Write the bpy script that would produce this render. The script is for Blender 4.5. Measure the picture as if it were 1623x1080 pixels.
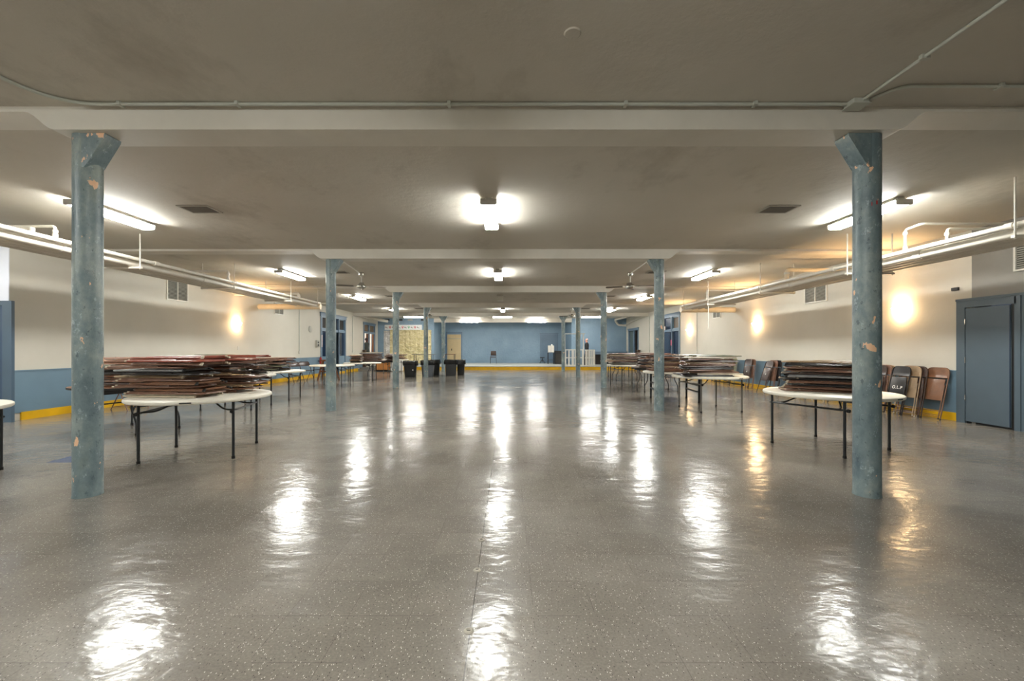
import bpy, bmesh, math, random
from mathutils import Vector, Matrix
random.seed(7)
PI = math.pi
scene = bpy.context.scene
COL = scene.collection
for o in list(bpy.data.objects):
    bpy.data.objects.remove(o, do_unlink=True)

# ------------------------------------------------------------------ camera, world, exposure
F = 655.0                                  # focal length in pixels of the 1623 px wide frame
HC = 1.32                                  # camera height
cam_data = bpy.data.cameras.new('camera')
cam = bpy.data.objects.new('camera', cam_data)
COL.objects.link(cam)
cam.location = (0, 0, HC)
cam.rotation_euler = (PI/2, 0, 0)
cam_data.sensor_width = 36.0
cam_data.lens = 36.0*F/1623
cam_data.shift_x = (811.5-805)/1623
cam_data.shift_y = (553-540)/1623
cam_data.clip_start = 0.05
scene.camera = cam
world = bpy.data.worlds.new('world')
scene.world = world
world.use_nodes = True
world.node_tree.nodes['Background'].inputs[0].default_value = (0.5, 0.6, 0.8, 1)
world.node_tree.nodes['Background'].inputs[1].default_value = 0.02
scene.view_settings.view_transform = 'Standard'
scene.view_settings.look = 'None'
scene.view_settings.gamma = 1
scene.view_settings.use_curve_mapping = False
scene.view_settings.exposure = 2.91
LIGHT = 16.0        # strength of the fluorescent diffusers
scene.cycles.max_bounces = 10
scene.cycles.diffuse_bounces = 8
scene.cycles.glossy_bounces = 4
scene.cycles.sample_clamp_indirect = 6.0
scene.cycles.caustics_reflective = False
scene.cycles.caustics_refractive = False

# ------------------------------------------------------------------ materials
def _mat(name):
    m = bpy.data.materials.new(name)
    m.use_nodes = True
    nt = m.node_tree
    b = nt.nodes['Principled BSDF']
    return m, nt, b
def srgb(r, g, b):
    f = lambda c: (c/255)/12.92 if c/255 <= 0.04045 else ((c/255+0.055)/1.055)**2.4
    return (f(r), f(g), f(b), 1)
def coords(nt, scale=(1, 1, 1)):
    tc = nt.nodes.new('ShaderNodeTexCoord')
    mp = nt.nodes.new('ShaderNodeMapping')
    mp.inputs['Scale'].default_value = scale
    nt.links.new(tc.outputs['Object'], mp.inputs['Vector'])
    return mp.outputs['Vector']
def noise(nt, vec, scale, detail=4, rough=0.55):
    n = nt.nodes.new('ShaderNodeTexNoise')
    n.inputs['Scale'].default_value = scale
    n.inputs['Detail'].default_value = detail
    n.inputs['Roughness'].default_value = rough
    nt.links.new(vec, n.inputs['Vector'])
    return n.outputs['Fac']
def ramp(nt, fac, stops):
    r = nt.nodes.new('ShaderNodeValToRGB')
    e = r.color_ramp.elements
    e[0].position, e[0].color = stops[0]
    e[1].position, e[1].color = stops[1]
    for p, c in stops[2:]:
        x = e.new(p); x.color = c
    nt.links.new(fac, r.inputs['Fac'])
    return r.outputs['Color']
def mixc(nt, fac, a, b, mode='MIX'):
    m = nt.nodes.new('ShaderNodeMix')
    m.data_type = 'RGBA'; m.blend_type = mode
    for s, v in ((m.inputs[0], fac), (m.inputs[6], a), (m.inputs[7], b)):
        if isinstance(v, (int, float, tuple)): s.default_value = v
        else: nt.links.new(v, s)
    return m.outputs[2]
def bump(nt, b, h, strength, dist=0.01, normal=None):
    n = nt.nodes.new('ShaderNodeBump')
    n.inputs['Strength'].default_value = strength
    n.inputs['Distance'].default_value = dist
    nt.links.new(h, n.inputs['Height'])
    if normal is not None: nt.links.new(normal, n.inputs['Normal'])
    nt.links.new(n.outputs['Normal'], b.inputs['Normal'])
    return n.outputs['Normal']
def math_(nt, op, a, b=None, c=None):
    m = nt.nodes.new('ShaderNodeMath'); m.operation = op
    for s, v in zip(m.inputs, (a, b, c)):
        if v is None: continue
        if isinstance(v, (int, float)): s.default_value = v
        else: nt.links.new(v, s)
    return m.outputs[0]
G1, G0 = (1, 1, 1, 1), (0, 0, 0, 1)
def paint(name, col, rough=0.5, var=0.12, scale=3.0, metallic=0.0, bmp=0.1, bscale=60.0, spec=0.5):
    """plain paint / plastic with a slight mottling of its own colour"""
    m, nt, b = _mat(name)
    v = coords(nt)
    f = noise(nt, v, scale, 5)
    dark = tuple(c*(1-var) for c in col[:3])+(1,)
    lite = tuple(min(1, c*(1+var)) for c in col[:3])+(1,)
    c = ramp(nt, f, [(0.3, dark), (0.7, lite)])
    nt.links.new(c, b.inputs['Base Color'])
    b.inputs['Roughness'].default_value = rough
    b.inputs['Metallic'].default_value = metallic
    b.inputs['Specular IOR Level'].default_value = spec
    if bmp: bump(nt, b, noise(nt, v, bscale, 2), bmp, 0.003)
    return m
def emit(name, col, strength):
    m, nt, b = _mat(name)
    b.inputs['Base Color'].default_value = (0.8, 0.8, 0.8, 1)
    b.inputs['Emission Color'].default_value = col
    b.inputs['Emission Strength'].default_value = strength
    return m

M = {}
def floor_material():
    m, nt, b = _mat('vinyl_tile_floor')
    L = nt.links
    tc = nt.nodes.new('ShaderNodeTexCoord')
    vec = tc.outputs['Object']
    sx = nt.nodes.new('ShaderNodeSeparateXYZ'); L.new(vec, sx.inputs[0])
    T = 0.305
    u = math_(nt, 'DIVIDE', math_(nt, 'ADD', sx.outputs[0], 0.177+T*100), T)
    w = math_(nt, 'DIVIDE', math_(nt, 'ADD', sx.outputs[1], -1.736+T*100), T)
    fu, fw = math_(nt, 'FRACT', u), math_(nt, 'FRACT', w)
    iu, iw = math_(nt, 'FLOOR', u), math_(nt, 'FLOOR', w)
    cid = nt.nodes.new('ShaderNodeCombineXYZ'); L.new(iu, cid.inputs[0]); L.new(iw, cid.inputs[1])
    wn = nt.nodes.new('ShaderNodeTexWhiteNoise'); wn.noise_dimensions = '3D'; L.new(cid.outputs[0], wn.inputs['Vector'])
    # base colour: warm grey with blotches of wear, tile tint, specks
    big = noise(nt, vec, 0.45, 5, 0.6)
    base = ramp(nt, big, [(0.28, srgb(100, 95, 88)), (0.5, srgb(128, 122, 114)), (0.75, srgb(152, 147, 139))])
    tint = ramp(nt, wn.outputs['Value'], [(0, (0.9, 0.9, 0.9, 1)), (1, (1.0, 1.0, 1.0, 1))])
    base = mixc(nt, 1.0, base, tint, 'MULTIPLY')
    fine = ramp(nt, noise(nt, vec, 90, 3, 0.7), [(0.3, (0.78, 0.78, 0.78, 1)), (0.7, (1.12, 1.12, 1.12, 1))])
    base = mixc(nt, 1.0, base, fine, 'MULTIPLY')
    for sc, thr, colr, keep in ((125.0, 0.25, srgb(190, 185, 176), 0.76), (120.0, 0.25, srgb(76, 72, 67), 0.78), (64.0, 0.11, srgb(218, 214, 204), 0.80)):
        mp = nt.nodes.new('ShaderNodeMapping'); mp.inputs['Scale'].default_value = (1.0, 0.55, 1)
        mp.inputs['Location'].default_value = (sc, thr*9, 0)
        L.new(vec, mp.inputs['Vector'])
        vo = nt.nodes.new('ShaderNodeTexVoronoi'); vo.inputs['Scale'].default_value = sc
        L.new(mp.outputs[0], vo.inputs['Vector'])
        sp = nt.nodes.new('ShaderNodeSeparateColor'); L.new(vo.outputs['Color'], sp.inputs[0])
        k = math_(nt, 'MULTIPLY', math_(nt, 'LESS_THAN', vo.outputs['Distance'], thr), math_(nt, 'GREATER_THAN', sp.outputs[0], keep))
        base = mixc(nt, k, base, colr)
    # joints
    def edge(f, wd): return math_(nt, 'LESS_THAN', math_(nt, 'MINIMUM', f, math_(nt, 'SUBTRACT', 1.0, f)), wd)
    patchy = math_(nt, 'GREATER_THAN', noise(nt, vec, 1.3, 2), 0.52)
    j = math_(nt, 'MAXIMUM', edge(fu, 0.0035), edge(fw, 0.0045))
    j = math_(nt, 'MULTIPLY', j, math_(nt, 'MULTIPLY_ADD', patchy, 0.42, 0.08))
    base = mixc(nt, j, base, srgb(52, 48, 43))
    seam = math_(nt, 'LESS_THAN', math_(nt, 'ABSOLUTE', math_(nt, 'ADD', sx.outputs[0], 0.177)), 0.0028)
    base = mixc(nt, math_(nt, 'MULTIPLY', seam, 0.75), base, srgb(45, 42, 38))
    # two replaced bluish tiles
    for (cx, cy) in ((-5.21, 4.85), (5.8, 11.4)):
        tx, ty = math.floor((cx+0.177+T*100)/T), math.floor((cy-1.736+T*100)/T)
        q = math_(nt, 'MULTIPLY', math_(nt, 'COMPARE', iu, float(tx), 0.2), math_(nt, 'COMPARE', iw, float(ty), 0.2))
        base = mixc(nt, q, base, srgb(62, 80, 122))
    L.new(base, b.inputs['Base Color'])
    # gloss: worn wax
    r = ramp(nt, noise(nt, vec, 1.1, 5, 0.65), [(0.3, (0.11,)*3+(1,)), (0.7, (0.25,)*3+(1,))])
    L.new(r, b.inputs['Roughness'])
    b.inputs['IOR'].default_value = 1.5
    b.inputs['Specular IOR Level'].default_value = 0.33
    # per tile tilt + waves
    geo = nt.nodes.new('ShaderNodeNewGeometry')
    s1 = nt.nodes.new('ShaderNodeVectorMath'); s1.operation = 'SUBTRACT'; L.new(wn.outputs['Color'], s1.inputs[0]); s1.inputs[1].default_value = (0.5, 0.5, 0.5)
    s2 = nt.nodes.new('ShaderNodeVectorMath'); s2.operation = 'MULTIPLY'; L.new(s1.outputs[0], s2.inputs[0]); s2.inputs[1].default_value = (0.022, 0.022, 0)
    s3 = nt.nodes.new('ShaderNodeVectorMath'); s3.operation = 'ADD'; L.new(s2.outputs[0], s3.inputs[0]); L.new(geo.outputs['Normal'], s3.inputs[1])
    s4 = nt.nodes.new('ShaderNodeVectorMath'); s4.operation = 'NORMALIZE'; L.new(s3.outputs[0], s4.inputs[0])
    mp = nt.nodes.new('ShaderNodeMapping'); mp.inputs['Rotation'].default_value = (0, 0, 0.5); mp.inputs['Scale'].default_value = (1, 1.8, 1)
    L.new(vec, mp.inputs['Vector'])
    n1 = noise(nt, mp.outputs[0], 4.5, 3, 0.55)
    n2 = noise(nt, vec, 38, 3, 0.6)
    n3 = noise(nt, vec, 1.1, 3, 0.5)
    h = math_(nt, 'MULTIPLY_ADD', n2, 0.035, math_(nt, 'MULTIPLY_ADD', n3, 1.6, n1))
    bump(nt, b, h, 1.0, 0.0055, s4.outputs[0])
    return m
M['floor'] = floor_material()

def plaster(name, c0, c1, rough=0.75, stain=None, sscale=0.35, bs=0.25):
    m, nt, b = _mat(name)
    v = coords(nt)
    c = ramp(nt, noise(nt, v, sscale, 6, 0.6), [(0.32, c0), (0.68, c1)])
    if stain is not None:
        k = ramp(nt, noise(nt, coords(nt, (1.0, 0.6, 1)), 0.8, 7, 0.7), [(0.55, G0), (0.72, (0.5, 0.5, 0.5, 1))])
        c = mixc(nt, k, c, stain)
    nt.links.new(c, b.inputs['Base Color'])
    b.inputs['Roughness'].default_value = rough
    bump(nt, b, noise(nt, v, 9, 6, 0.65), bs, 0.02)
    return m
M['ceiling'] = plaster('ceiling_paint', srgb(190, 184, 172), srgb(204, 198, 187), 0.7, srgb(140, 132, 118))
M['beam'] = plaster('beam_paint', srgb(208, 203, 192), srgb(220, 215, 205), 0.6, None, 1.2, 0.12)
M['wall'] = plaster('wall_paint', srgb(199, 194, 181), srgb(210, 205, 193), 0.6, None, 0.5, 0.15)
M['wall_cool'] = plaster('wall_cool_paint', srgb(226, 230, 244), srgb(234, 238, 250), 0.5, None, 0.5, 0.1)
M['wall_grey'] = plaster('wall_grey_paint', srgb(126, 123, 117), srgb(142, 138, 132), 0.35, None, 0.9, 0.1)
M['wainscot'] = paint('wainscot_paint', srgb(112, 138, 156), 0.4, 0.08, 1.2, bmp=0.12, bscale=25)
M['frame_blue'] = paint('frame_blue_paint', srgb(104, 126, 146), 0.35, 0.1, 1.5, bmp=0.1)
M['door_blue'] = paint('door_blue_paint', srgb(86, 100, 110), 0.3, 0.08, 1.2, bmp=0.05)
M['dark_blue'] = paint('dark_blue_paint', srgb(30, 48, 72), 0.25, 0.15, 2, bmp=0.03)
M['dusk_blue'] = paint('dusk_blue_paint', srgb(76, 96, 114), 0.35, 0.08, 1.5)
M['yellow'] = paint('yellow_paint', srgb(222, 172, 12), 0.45, 0.14, 3, bmp=0.25, bscale=14)
def stage_wall_material():
    m, nt, b = _mat('stage_blue_paint')
    v = coords(nt)
    c = ramp(nt, noise(nt, v, 0.7, 5), [(0.3, srgb(118, 145, 166)), (0.7, srgb(134, 160, 180))])
    n = noise(nt, v, 3.2, 6, 0.75)
    k = ramp(nt, n, [(0.705, G0), (0.715, G1)])
    c = mixc(nt, k, c, srgb(205, 212, 214))
    nt.links.new(c, b.inputs['Base Color'])
    b.inputs['Roughness'].default_value = 0.28
    bump(nt, b, noise(nt, v, 5.5, 6, 0.75), 0.9, 0.05)
    return m
M['stage_blue'] = stage_wall_material()
def column_material():
    m, nt, b = _mat('column_paint')
    v = coords(nt)
    rnd = nt.nodes.new('ShaderNodeObjectInfo')
    v = coords(nt, (1, 1, 0.62))
    ad = nt.nodes.new('ShaderNodeVectorMath'); ad.operation = 'MULTIPLY_ADD'
    nt.links.new(rnd.outputs['Random'], ad.inputs[0]); ad.inputs[1].default_value = (37, 53, 71)
    nt.links.new(v, ad.inputs[2])
    v = ad.outputs[0]
    c = ramp(nt, noise(nt, v, 3.0, 7, 0.7), [(0.33, srgb(80, 98, 108)), (0.5, srgb(113, 129, 133)), (0.67, srgb(150, 160, 156))])
    k0 = ramp(nt, noise(nt, v, 1.6, 4, 0.6), [(0.55, G0), (0.7, (0.45, 0.45, 0.45, 1))])
    c = mixc(nt, k0, c, srgb(118, 122, 96))
    k2 = ramp(nt, noise(nt, v, 13, 6, 0.8), [(0.58, G0), (0.63, (0.7, 0.7, 0.7, 1))])
    c = mixc(nt, k2, c, srgb(168, 182, 188))
    k3 = ramp(nt, noise(nt, v, 17, 5, 0.75), [(0.35, G1), (0.40, G0)])
    c = mixc(nt, math_(nt, 'MULTIPLY', k3, 0.6), c, srgb(52, 66, 80))
    h = noise(nt, v, 9.0, 4, 0.6)
    k = ramp(nt, h, [(0.655, G0), (0.662, G1)])
    c = mixc(nt, k, c, srgb(232, 188, 152))
    nt.links.new(c, b.inputs['Base Color'])
    b.inputs['Roughness'].default_value = 0.38
    bump(nt, b, noise(nt, v, 12, 6, 0.7), 0.5, 0.012)
    return m
M['column'] = column_material()
M['red_mark'] = paint('red_paint_mark', srgb(176, 36, 40), 0.5, 0.1)
M['tube_emit'] = emit('lit_diffuser', (0.985, 1.0, 0.955, 1), LIGHT)
M['tube_emit_stage'] = emit('lit_stage_tube', (1.0, 0.97, 0.92, 1), LIGHT*0.75)
M['sconce_emit'] = emit('lit_sconce_glass', (1.0, 0.66, 0.33, 1), 9.0)
M['fixture'] = paint('fixture_enamel', srgb(205, 202, 194), 0.4, 0.05)
M['white_metal'] = paint('white_metal', srgb(222, 219, 210), 0.35, 0.04)
M['pipe'] = paint('pipe_paint', srgb(212, 206, 194), 0.4, 0.06, 4, bmp=0.15, bscale=20)
M['pipe_lag'] = paint('pipe_insulation', srgb(224, 206, 178), 0.65, 0.06, 4, bmp=0.3, bscale=18)
M['conduit'] = paint('conduit_paint', srgb(188, 190, 180), 0.4, 0.05, 5)
M['vent'] = paint('vent_metal', srgb(172, 170, 160), 0.45, 0.08)
M['vent_dark'] = paint('vent_interior', srgb(50, 48, 44), 0.8, 0.1)
M['vent_ceil'] = paint('dusty_vent_metal', srgb(158, 152, 140), 0.6, 0.1)
M['vent_slat'] = paint('vent_slat_metal', srgb(104, 98, 88), 0.6, 0.1)
M['grille_back'] = paint('grille_interior', srgb(88, 86, 78), 0.8, 0.1)
M['table_white'] = paint('table_plastic', srgb(232, 226, 212), 0.42, 0.035, 5, bmp=0.12, bscale=120)
M['table_brown'] = paint('table_laminate', srgb(118, 78, 54), 0.3, 0.12, 6)
M['table_edge'] = paint('table_edging', srgb(22, 20, 20), 0.4, 0.1)
M['table_leg'] = paint('table_leg_enamel', srgb(34, 37, 40), 0.35, 0.1)
M['table_leg_grey'] = paint('table_leg_grey_enamel', srgb(96, 92, 84), 0.4, 0.1)
M['rubber'] = paint('rubber', srgb(16, 16, 16), 0.7, 0.1)
M['glide'] = paint('glide_plastic', srgb(196, 184, 162), 0.5, 0.1)
CH = dict(brown=(122, 90, 74), dark=(62, 46, 40), rust=(150, 76, 58), tan=(158, 134, 106), black=(34, 31, 31), olive=(120, 119, 96), grey=(140, 141, 143), beige=(200, 188, 166), chestnut=(124, 88, 66))
CHW = dict(brown='brown', dark='dark brown', rust='rust red', tan='tan', black='black', olive='olive', grey='grey', beige='beige', chestnut='chestnut')
for k, c in CH.items():
    M['ch_'+k] = paint('chair_'+k+'_enamel', srgb(*c), 0.32, 0.22, 9, bmp=0.1, bscale=40)
M['gold'] = None
def foil(name, c0, c1, rough=0.2):
    m, nt, b = _mat(name)
    v = coords(nt, (1.6, 1, 2.4))
    nt.links.new(ramp(nt, noise(nt, v, 2.2, 5, 0.6), [(0.3, c0), (0.7, c1)]), b.inputs['Base Color'])
    b.inputs['Metallic'].default_value = 0.8
    b.inputs['Roughness'].default_value = rough
    bump(nt, b, noise(nt, coords(nt, (3, 1, 4.0)), 1.4, 5, 0.6), 1.0, 0.2)
    return m
M['gold'] = foil('gold_foil', srgb(206, 192, 140), srgb(238, 228, 188), 0.33)
M['silver'] = foil('silver_foil', srgb(200, 198, 196), srgb(240, 238, 236), 0.3)
M['banner'] = paint('banner_paper', srgb(222, 224, 222), 0.6, 0.03)
M['mark_dark'] = paint('print_maroon', srgb(92, 38, 42), 0.6, 0.05)
M['mark_red'] = paint('print_red', srgb(196, 44, 60), 0.6, 0.05)
M['mark_green'] = paint('print_green', srgb(40, 150, 90), 0.6, 0.05)
M['stage_floor'] = paint('stage_floor_paint', srgb(176, 178, 170), 0.35, 0.08, 1.5)
M['cream'] = paint('cream_paint', srgb(202, 180, 138), 0.45, 0.06)
M['bin_black'] = paint('bin_black_plastic', srgb(28, 29, 29), 0.4, 0.12)
M['bin_grey'] = paint('bin_grey_plastic', srgb(104, 110, 118), 0.45, 0.08)
M['bin_charcoal'] = paint('bin_charcoal_plastic', srgb(66, 68, 70), 0.45, 0.08)
M['bag'] = paint('bag_plastic', srgb(20, 20, 21), 0.22, 0.2, 8, bmp=0.8, bscale=16)
def wood(name, c0, c1):
    m, nt, b = _mat(name)
    v = coords(nt, (6, 6, 0.6))
    nt.links.new(ramp(nt, noise(nt, v, 4, 5), [(0.3, c0), (0.7, c1)]), b.inputs['Base Color'])
    b.inputs['Roughness'].default_value = 0.4
    return m
M['wood_orange'] = wood('orange_wood', srgb(176, 112, 54), srgb(206, 142, 78))
M['wood_brown'] = wood('brown_wood', srgb(92, 56, 32), srgb(128, 80, 48))
M['wood_dark'] = wood('dark_wood', srgb(62, 46, 36), srgb(86, 66, 50))
M['white_paint'] = paint('white_paint', srgb(232, 230, 224), 0.5, 0.04)
M['black'] = paint('black_paint', srgb(18, 18, 20), 0.4, 0.1)
M['red'] = paint('red_paint', srgb(170, 30, 28), 0.3, 0.05)
M['pink'] = paint('pink_paper', srgb(232, 120, 150), 0.6, 0.03)
M['paper'] = paint('paper', srgb(232, 220, 214), 0.7, 0.03)
M['skin_light'] = paint('light_skin', srgb(224, 150, 126), 0.5, 0.05)
M['skin_dark'] = paint('dark_skin', srgb(84, 48, 42), 0.5, 0.05)
M['jacket_black'] = paint('black_cloth', srgb(30, 30, 32), 0.8, 0.1)
M['coat'] = paint('dark_green_cloth', srgb(58, 62, 58), 0.8, 0.1)
M['trousers'] = paint('navy_cloth', srgb(36, 40, 54), 0.8, 0.1)
M['hair_grey'] = paint('grey_hair', srgb(140, 128, 120), 0.7, 0.1)
M['hair_black'] = paint('black_hair', srgb(22, 18, 18), 0.6, 0.1)
M['eye'] = paint('eye', srgb(30, 24, 22), 0.2, 0.0, bmp=0)
M['brown_grille'] = paint('brown_grille', srgb(104, 92, 80), 0.5, 0.1)
M['amber_pane'] = paint('amber_pane', srgb(116, 98, 76), 0.25, 0.15)
M['steel'] = paint('brushed_steel', srgb(190, 188, 180), 0.25, 0.05, metallic=0.9)
def pegboard():
    m, nt, b = _mat('blue_pegboard')
    v = coords(nt, (40, 40, 40))
    fr = nt.nodes.new('ShaderNodeVectorMath'); fr.operation = 'FRACTION'; nt.links.new(v, fr.inputs[0])
    s = nt.nodes.new('ShaderNodeSeparateXYZ'); nt.links.new(fr.outputs[0], s.inputs[0])
    a = math_(nt, 'POWER', math_(nt, 'SUBTRACT', s.outputs[0], 0.5), 2.0)
    c = math_(nt, 'POWER', math_(nt, 'SUBTRACT', s.outputs[2], 0.5), 2.0)
    k = math_(nt, 'LESS_THAN', math_(nt, 'ADD', a, c), 0.05)
    nt.links.new(mixc(nt, k, srgb(58, 82, 112), srgb(14, 20, 30)), b.inputs['Base Color'])
    b.inputs['Roughness'].default_value = 0.35
    return m
M['pegboard'] = pegboard()
def glass():
    m, nt, b = _mat('window_glass')
    b.inputs['Base Color'].default_value = (0.7, 0.75, 0.8, 1)
    b.inputs['Roughness'].default_value = 0.05
    b.inputs['Transmission Weight'].default_value = 0.9
    b.inputs['IOR'].default_value = 1.1
    return m
M['glass'] = glass()
M['blade'] = paint('fan_blade_paint', srgb(120, 112, 100), 0.5, 0.1)

# ------------------------------------------------------------------ mesh helpers
class MB:
    def __init__(s): s.v, s.f = [], []
    def add(s, vs, fs):
        k = len(s.v); s.v += [tuple(p) for p in vs]; s.f += [tuple(i+k for i in f) for f in fs]; return s
    def box(s, x0, x1, y0, y1, z0, z1, mat=None, bev=0.0):
        if bev > 0:
            return s.rbox(x0, x1, y0, y1, z0, z1, bev, mat)
        vs = [Vector((x, y, z)) for z in (z0, z1) for y in (y0, y1) for x in (x0, x1)]
        if mat is not None: vs = [mat @ p for p in vs]
        return s.add(vs, [(0, 2, 3, 1), (4, 5, 7, 6), (0, 1, 5, 4), (2, 6, 7, 3), (0, 4, 6, 2), (1, 3, 7, 5)])
    def rbox(s, x0, x1, y0, y1, z0, z1, r, mat=None, seg=1):
        bm = bmesh.new()
        bmesh.ops.create_cube(bm, size=1.0)
        for p in bm.verts:
            p.co = Vector(((x0+x1)/2+p.co.x*(x1-x0), (y0+y1)/2+p.co.y*(y1-y0), (z0+z1)/2+p.co.z*(z1-z0)))
        bmesh.ops.bevel(bm, geom=list(bm.edges), offset=r, segments=seg, affect='EDGES', profile=0.5)
        bm.verts.ensure_lookup_table()
        vs = [p.co.copy() for p in bm.verts]
        if mat is not None: vs = [mat @ p for p in vs]
        fs = [tuple(q.index for q in f.verts) for f in bm.faces]
        bm.free()
        return s.add(vs, fs)
    def prism(s, poly, axis, a, b):
        """poly: 2-D outline, extruded along axis (0,1,2) from a to b"""
        n = len(poly)
        def P(p, t):
            if axis == 0: return (t, p[0], p[1])
            if axis == 1: return (p[0], t, p[1])
            return (p[0], p[1], t)
        vs = [P(p, a) for p in poly]+[P(p, b) for p in poly]
        fs = [tuple(range(n))[::-1], tuple(range(n, 2*n))]+[(i, (i+1) % n, n+(i+1) % n, n+i) for i in range(n)]
        return s.add(vs, fs)
    def tube(s, pts, r, n=8, flat=1.0, closed=False):
        pts = [Vector(p) for p in pts]
        m = len(pts)
        rs = r if isinstance(r, (list, tuple)) else [r]*m
        tang = []
        for i in range(m):
            if closed: t = pts[(i+1) % m]-pts[i-1]
            else: t = pts[min(i+1, m-1)]-pts[max(i-1, 0)]
            tang.append(t.normalized())
        t0 = tang[0]
        up = Vector((0, 0, 1)) if abs(t0.z) < 0.9 else Vector((1, 0, 0))
        nrm = (up-t0*up.dot(t0)).normalized()
        vs = []
        for i in range(m):
            t = tang[i]
            nrm = (nrm-t*nrm.dot(t)).normalized()
            bi = t.cross(nrm)
            for k in range(n):
                a = 2*PI*k/n
                vs.append(pts[i]+nrm*math.cos(a)*rs[i]*flat+bi*math.sin(a)*rs[i])
        fs = []
        for i in range(m if closed else m-1):
            j = (i+1) % m
            for k in range(n):
                fs.append((i*n+k, i*n+(k+1) % n, j*n+(k+1) % n, j*n+k))
        if not closed:
            fs.append(tuple(range(n))[::-1]); fs.append(tuple((m-1)*n+k for k in range(n)))
        return s.add(vs, fs)
    def lathe(s, prof, n=32, c=(0, 0, 0), mat=None, a0=0.0, a1=2*PI):
        full = abs(a1-a0-2*PI) < 1e-6
        cols = n if full else n+1
        vs, fs, idx = [], [], []
        for (r, z) in prof:
            if r < 1e-6:
                idx.append([len(vs)]*cols); vs.append(Vector((0, 0, z)))
            else:
                idx.append([len(vs)+k for k in range(cols)])
                vs += [Vector((r*math.cos(a0+(a1-a0)*k/n), r*math.sin(a0+(a1-a0)*k/n), z)) for k in range(cols)]
        for i in range(len(prof)-1):
            for k in range(n):
                k2 = (k+1) % cols if full else k+1
                q = [idx[i][k], idx[i][k2], idx[i+1][k2], idx[i+1][k]]
                u = []
                for t in q:
                    if t not in u: u.append(t)
                if len(u) > 2: fs.append(tuple(u))
        c = Vector(c)
        vs = [(mat @ p if mat is not None else p)+c for p in vs]
        return s.add(vs, fs)
    def mesh(s, name, mat):
        me = bpy.data.meshes.new(name)
        me.from_pydata(s.v, [], s.f)
        bm = bmesh.new(); bm.from_mesh(me)
        bmesh.ops.recalc_face_normals(bm, faces=bm.faces)
        bm.to_mesh(me); bm.free()
        me.materials.append(mat)
        for p in me.polygons: p.use_smooth = True
        me.set_sharp_from_angle(angle=math.radians(38))
        return me
    def build(s, name, mat, parent=None):
        o = bpy.data.objects.new(name, s.mesh(name, mat))
        COL.objects.link(o)
        if parent is not None: o.parent = parent
        return o
def tag(o, label=None, cat=None, group=None, kind=None):
    if label: o['label'] = label
    if cat: o['category'] = cat
    if group: o['group'] = group
    if kind: o['kind'] = kind
    return o
def thing(name, label, cat, loc=(0, 0, 0), rz=0.0, group=None):
    o = bpy.data.objects.new(name, None)
    o.empty_display_size = 0.2
    COL.objects.link(o)
    o.location = loc; o.rotation_euler = (0, 0, rz)
    return tag(o, label, cat, group)
def struct(name, mb, mat, parent=None):
    o = mb.build(name, mat, parent)
    if parent is None: o['kind'] = 'structure'
    return o
def sroot(name, loc=(0, 0, 0)):
    o = bpy.data.objects.new(name, None); COL.objects.link(o); o.location = loc; o['kind'] = 'structure'
    return o
def dup(root, loc, rot=None, label=None, group=None):
    r = root.copy(); COL.objects.link(r); r.location = loc
    if rot is not None: r.rotation_euler = rot
    if label: r['label'] = label
    if group: r['group'] = group
    for ch in list(root.children):
        c = ch.copy(); COL.objects.link(c); c.parent = r
        for g in list(ch.children):
            d = g.copy(); COL.objects.link(d); d.parent = c
    return r
def px(x, y, Y): return Vector(((x-805)*Y/F, Y, HC+(553-y)*Y/F))

XL, XR, YB, YN, ZC = -9.0, 8.2, 31.7, -5.0, 3.42
YS = 25.65          # stage front
ZS = 0.23           # stage height
YP = 28.6           # side walls on the stage
ROWS = [3.73, 8.855, 13.98, 19.10, 24.23]
CXL, CXR = -3.79, 3.24

# ------------------------------------------------------------------ room shell
struct('floor', MB().box(XL-2.5, XR+2.5, YN-0.2, YB+0.3, -0.2, 0), M['floor'])
struct('ceiling', MB().box(XL-2.5, XR+2.5, YN-0.2, YB+0.3, ZC, ZC+0.2), M['ceiling'])
struct('wall_front', MB().box(XL-2.4, XR+0.25, YN-0.25, YN, 0, ZC), M['wall'])
struct('wall_back', MB().box(-5.1, 4.4, YB, YB+0.2, 0, ZC), M['stage_blue'])
LW = (19.85, 22.85, 3.05); LD = (25.72, 27.92, 2.93)
RW = (19.67, 22.75, 3.05); RD = (25.9, 28.02, 2.6)
class SW:
    def __init__(s, name): s.n = name
    def box(s, *a): struct(s.n, MB().box(*a), M['wall']); return s
w = SW('wall_left')
w.box(XL-0.25, XL, 7.462, LW[0], 0, ZC).box(XL-0.25, XL, LW[0], LW[1], LW[2], ZC).box(XL-0.25, XL, LW[1], LD[0], 0, ZC)
w.box(XL-0.25, XL, LD[0], LD[1], LD[2], ZC).box(XL-0.25, XL, LD[0], LD[1], 0, ZS).box(XL-0.25, XL, LD[1], YP+0.2, 0, ZC)
struct('wall_left_near', MB().box(XL-2.25, XL-0.25, 7.45, 7.60, 0, ZC).box(XL-0.25, XL, 7.45, 7.462, 0, ZC), M['wall_cool'])
struct('wall_left_outer', MB().box(XL-2.4, XL-2.25, YN, 7.60, 0, ZC), M['wall'])
w = SW('wall_right')
w.box(XR, XR+0.25, 7.28, RW[0], 0, ZC).box(XR, XR+0.25, RW[0], RW[1], RW[2], ZC).box(XR, XR+0.25, RW[1], RD[0], 0, ZC)
w.box(XR, XR+0.25, RD[0], RD[1], RD[2], ZC).box(XR, XR+0.25, RD[0], RD[1], 0, ZS).box(XR, XR+0.25, RD[1], YP+0.2, 0, ZC)
w = MB().box(XR-0.03, XR+0.25, 7.22, 7.28, 0, ZC)
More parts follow.
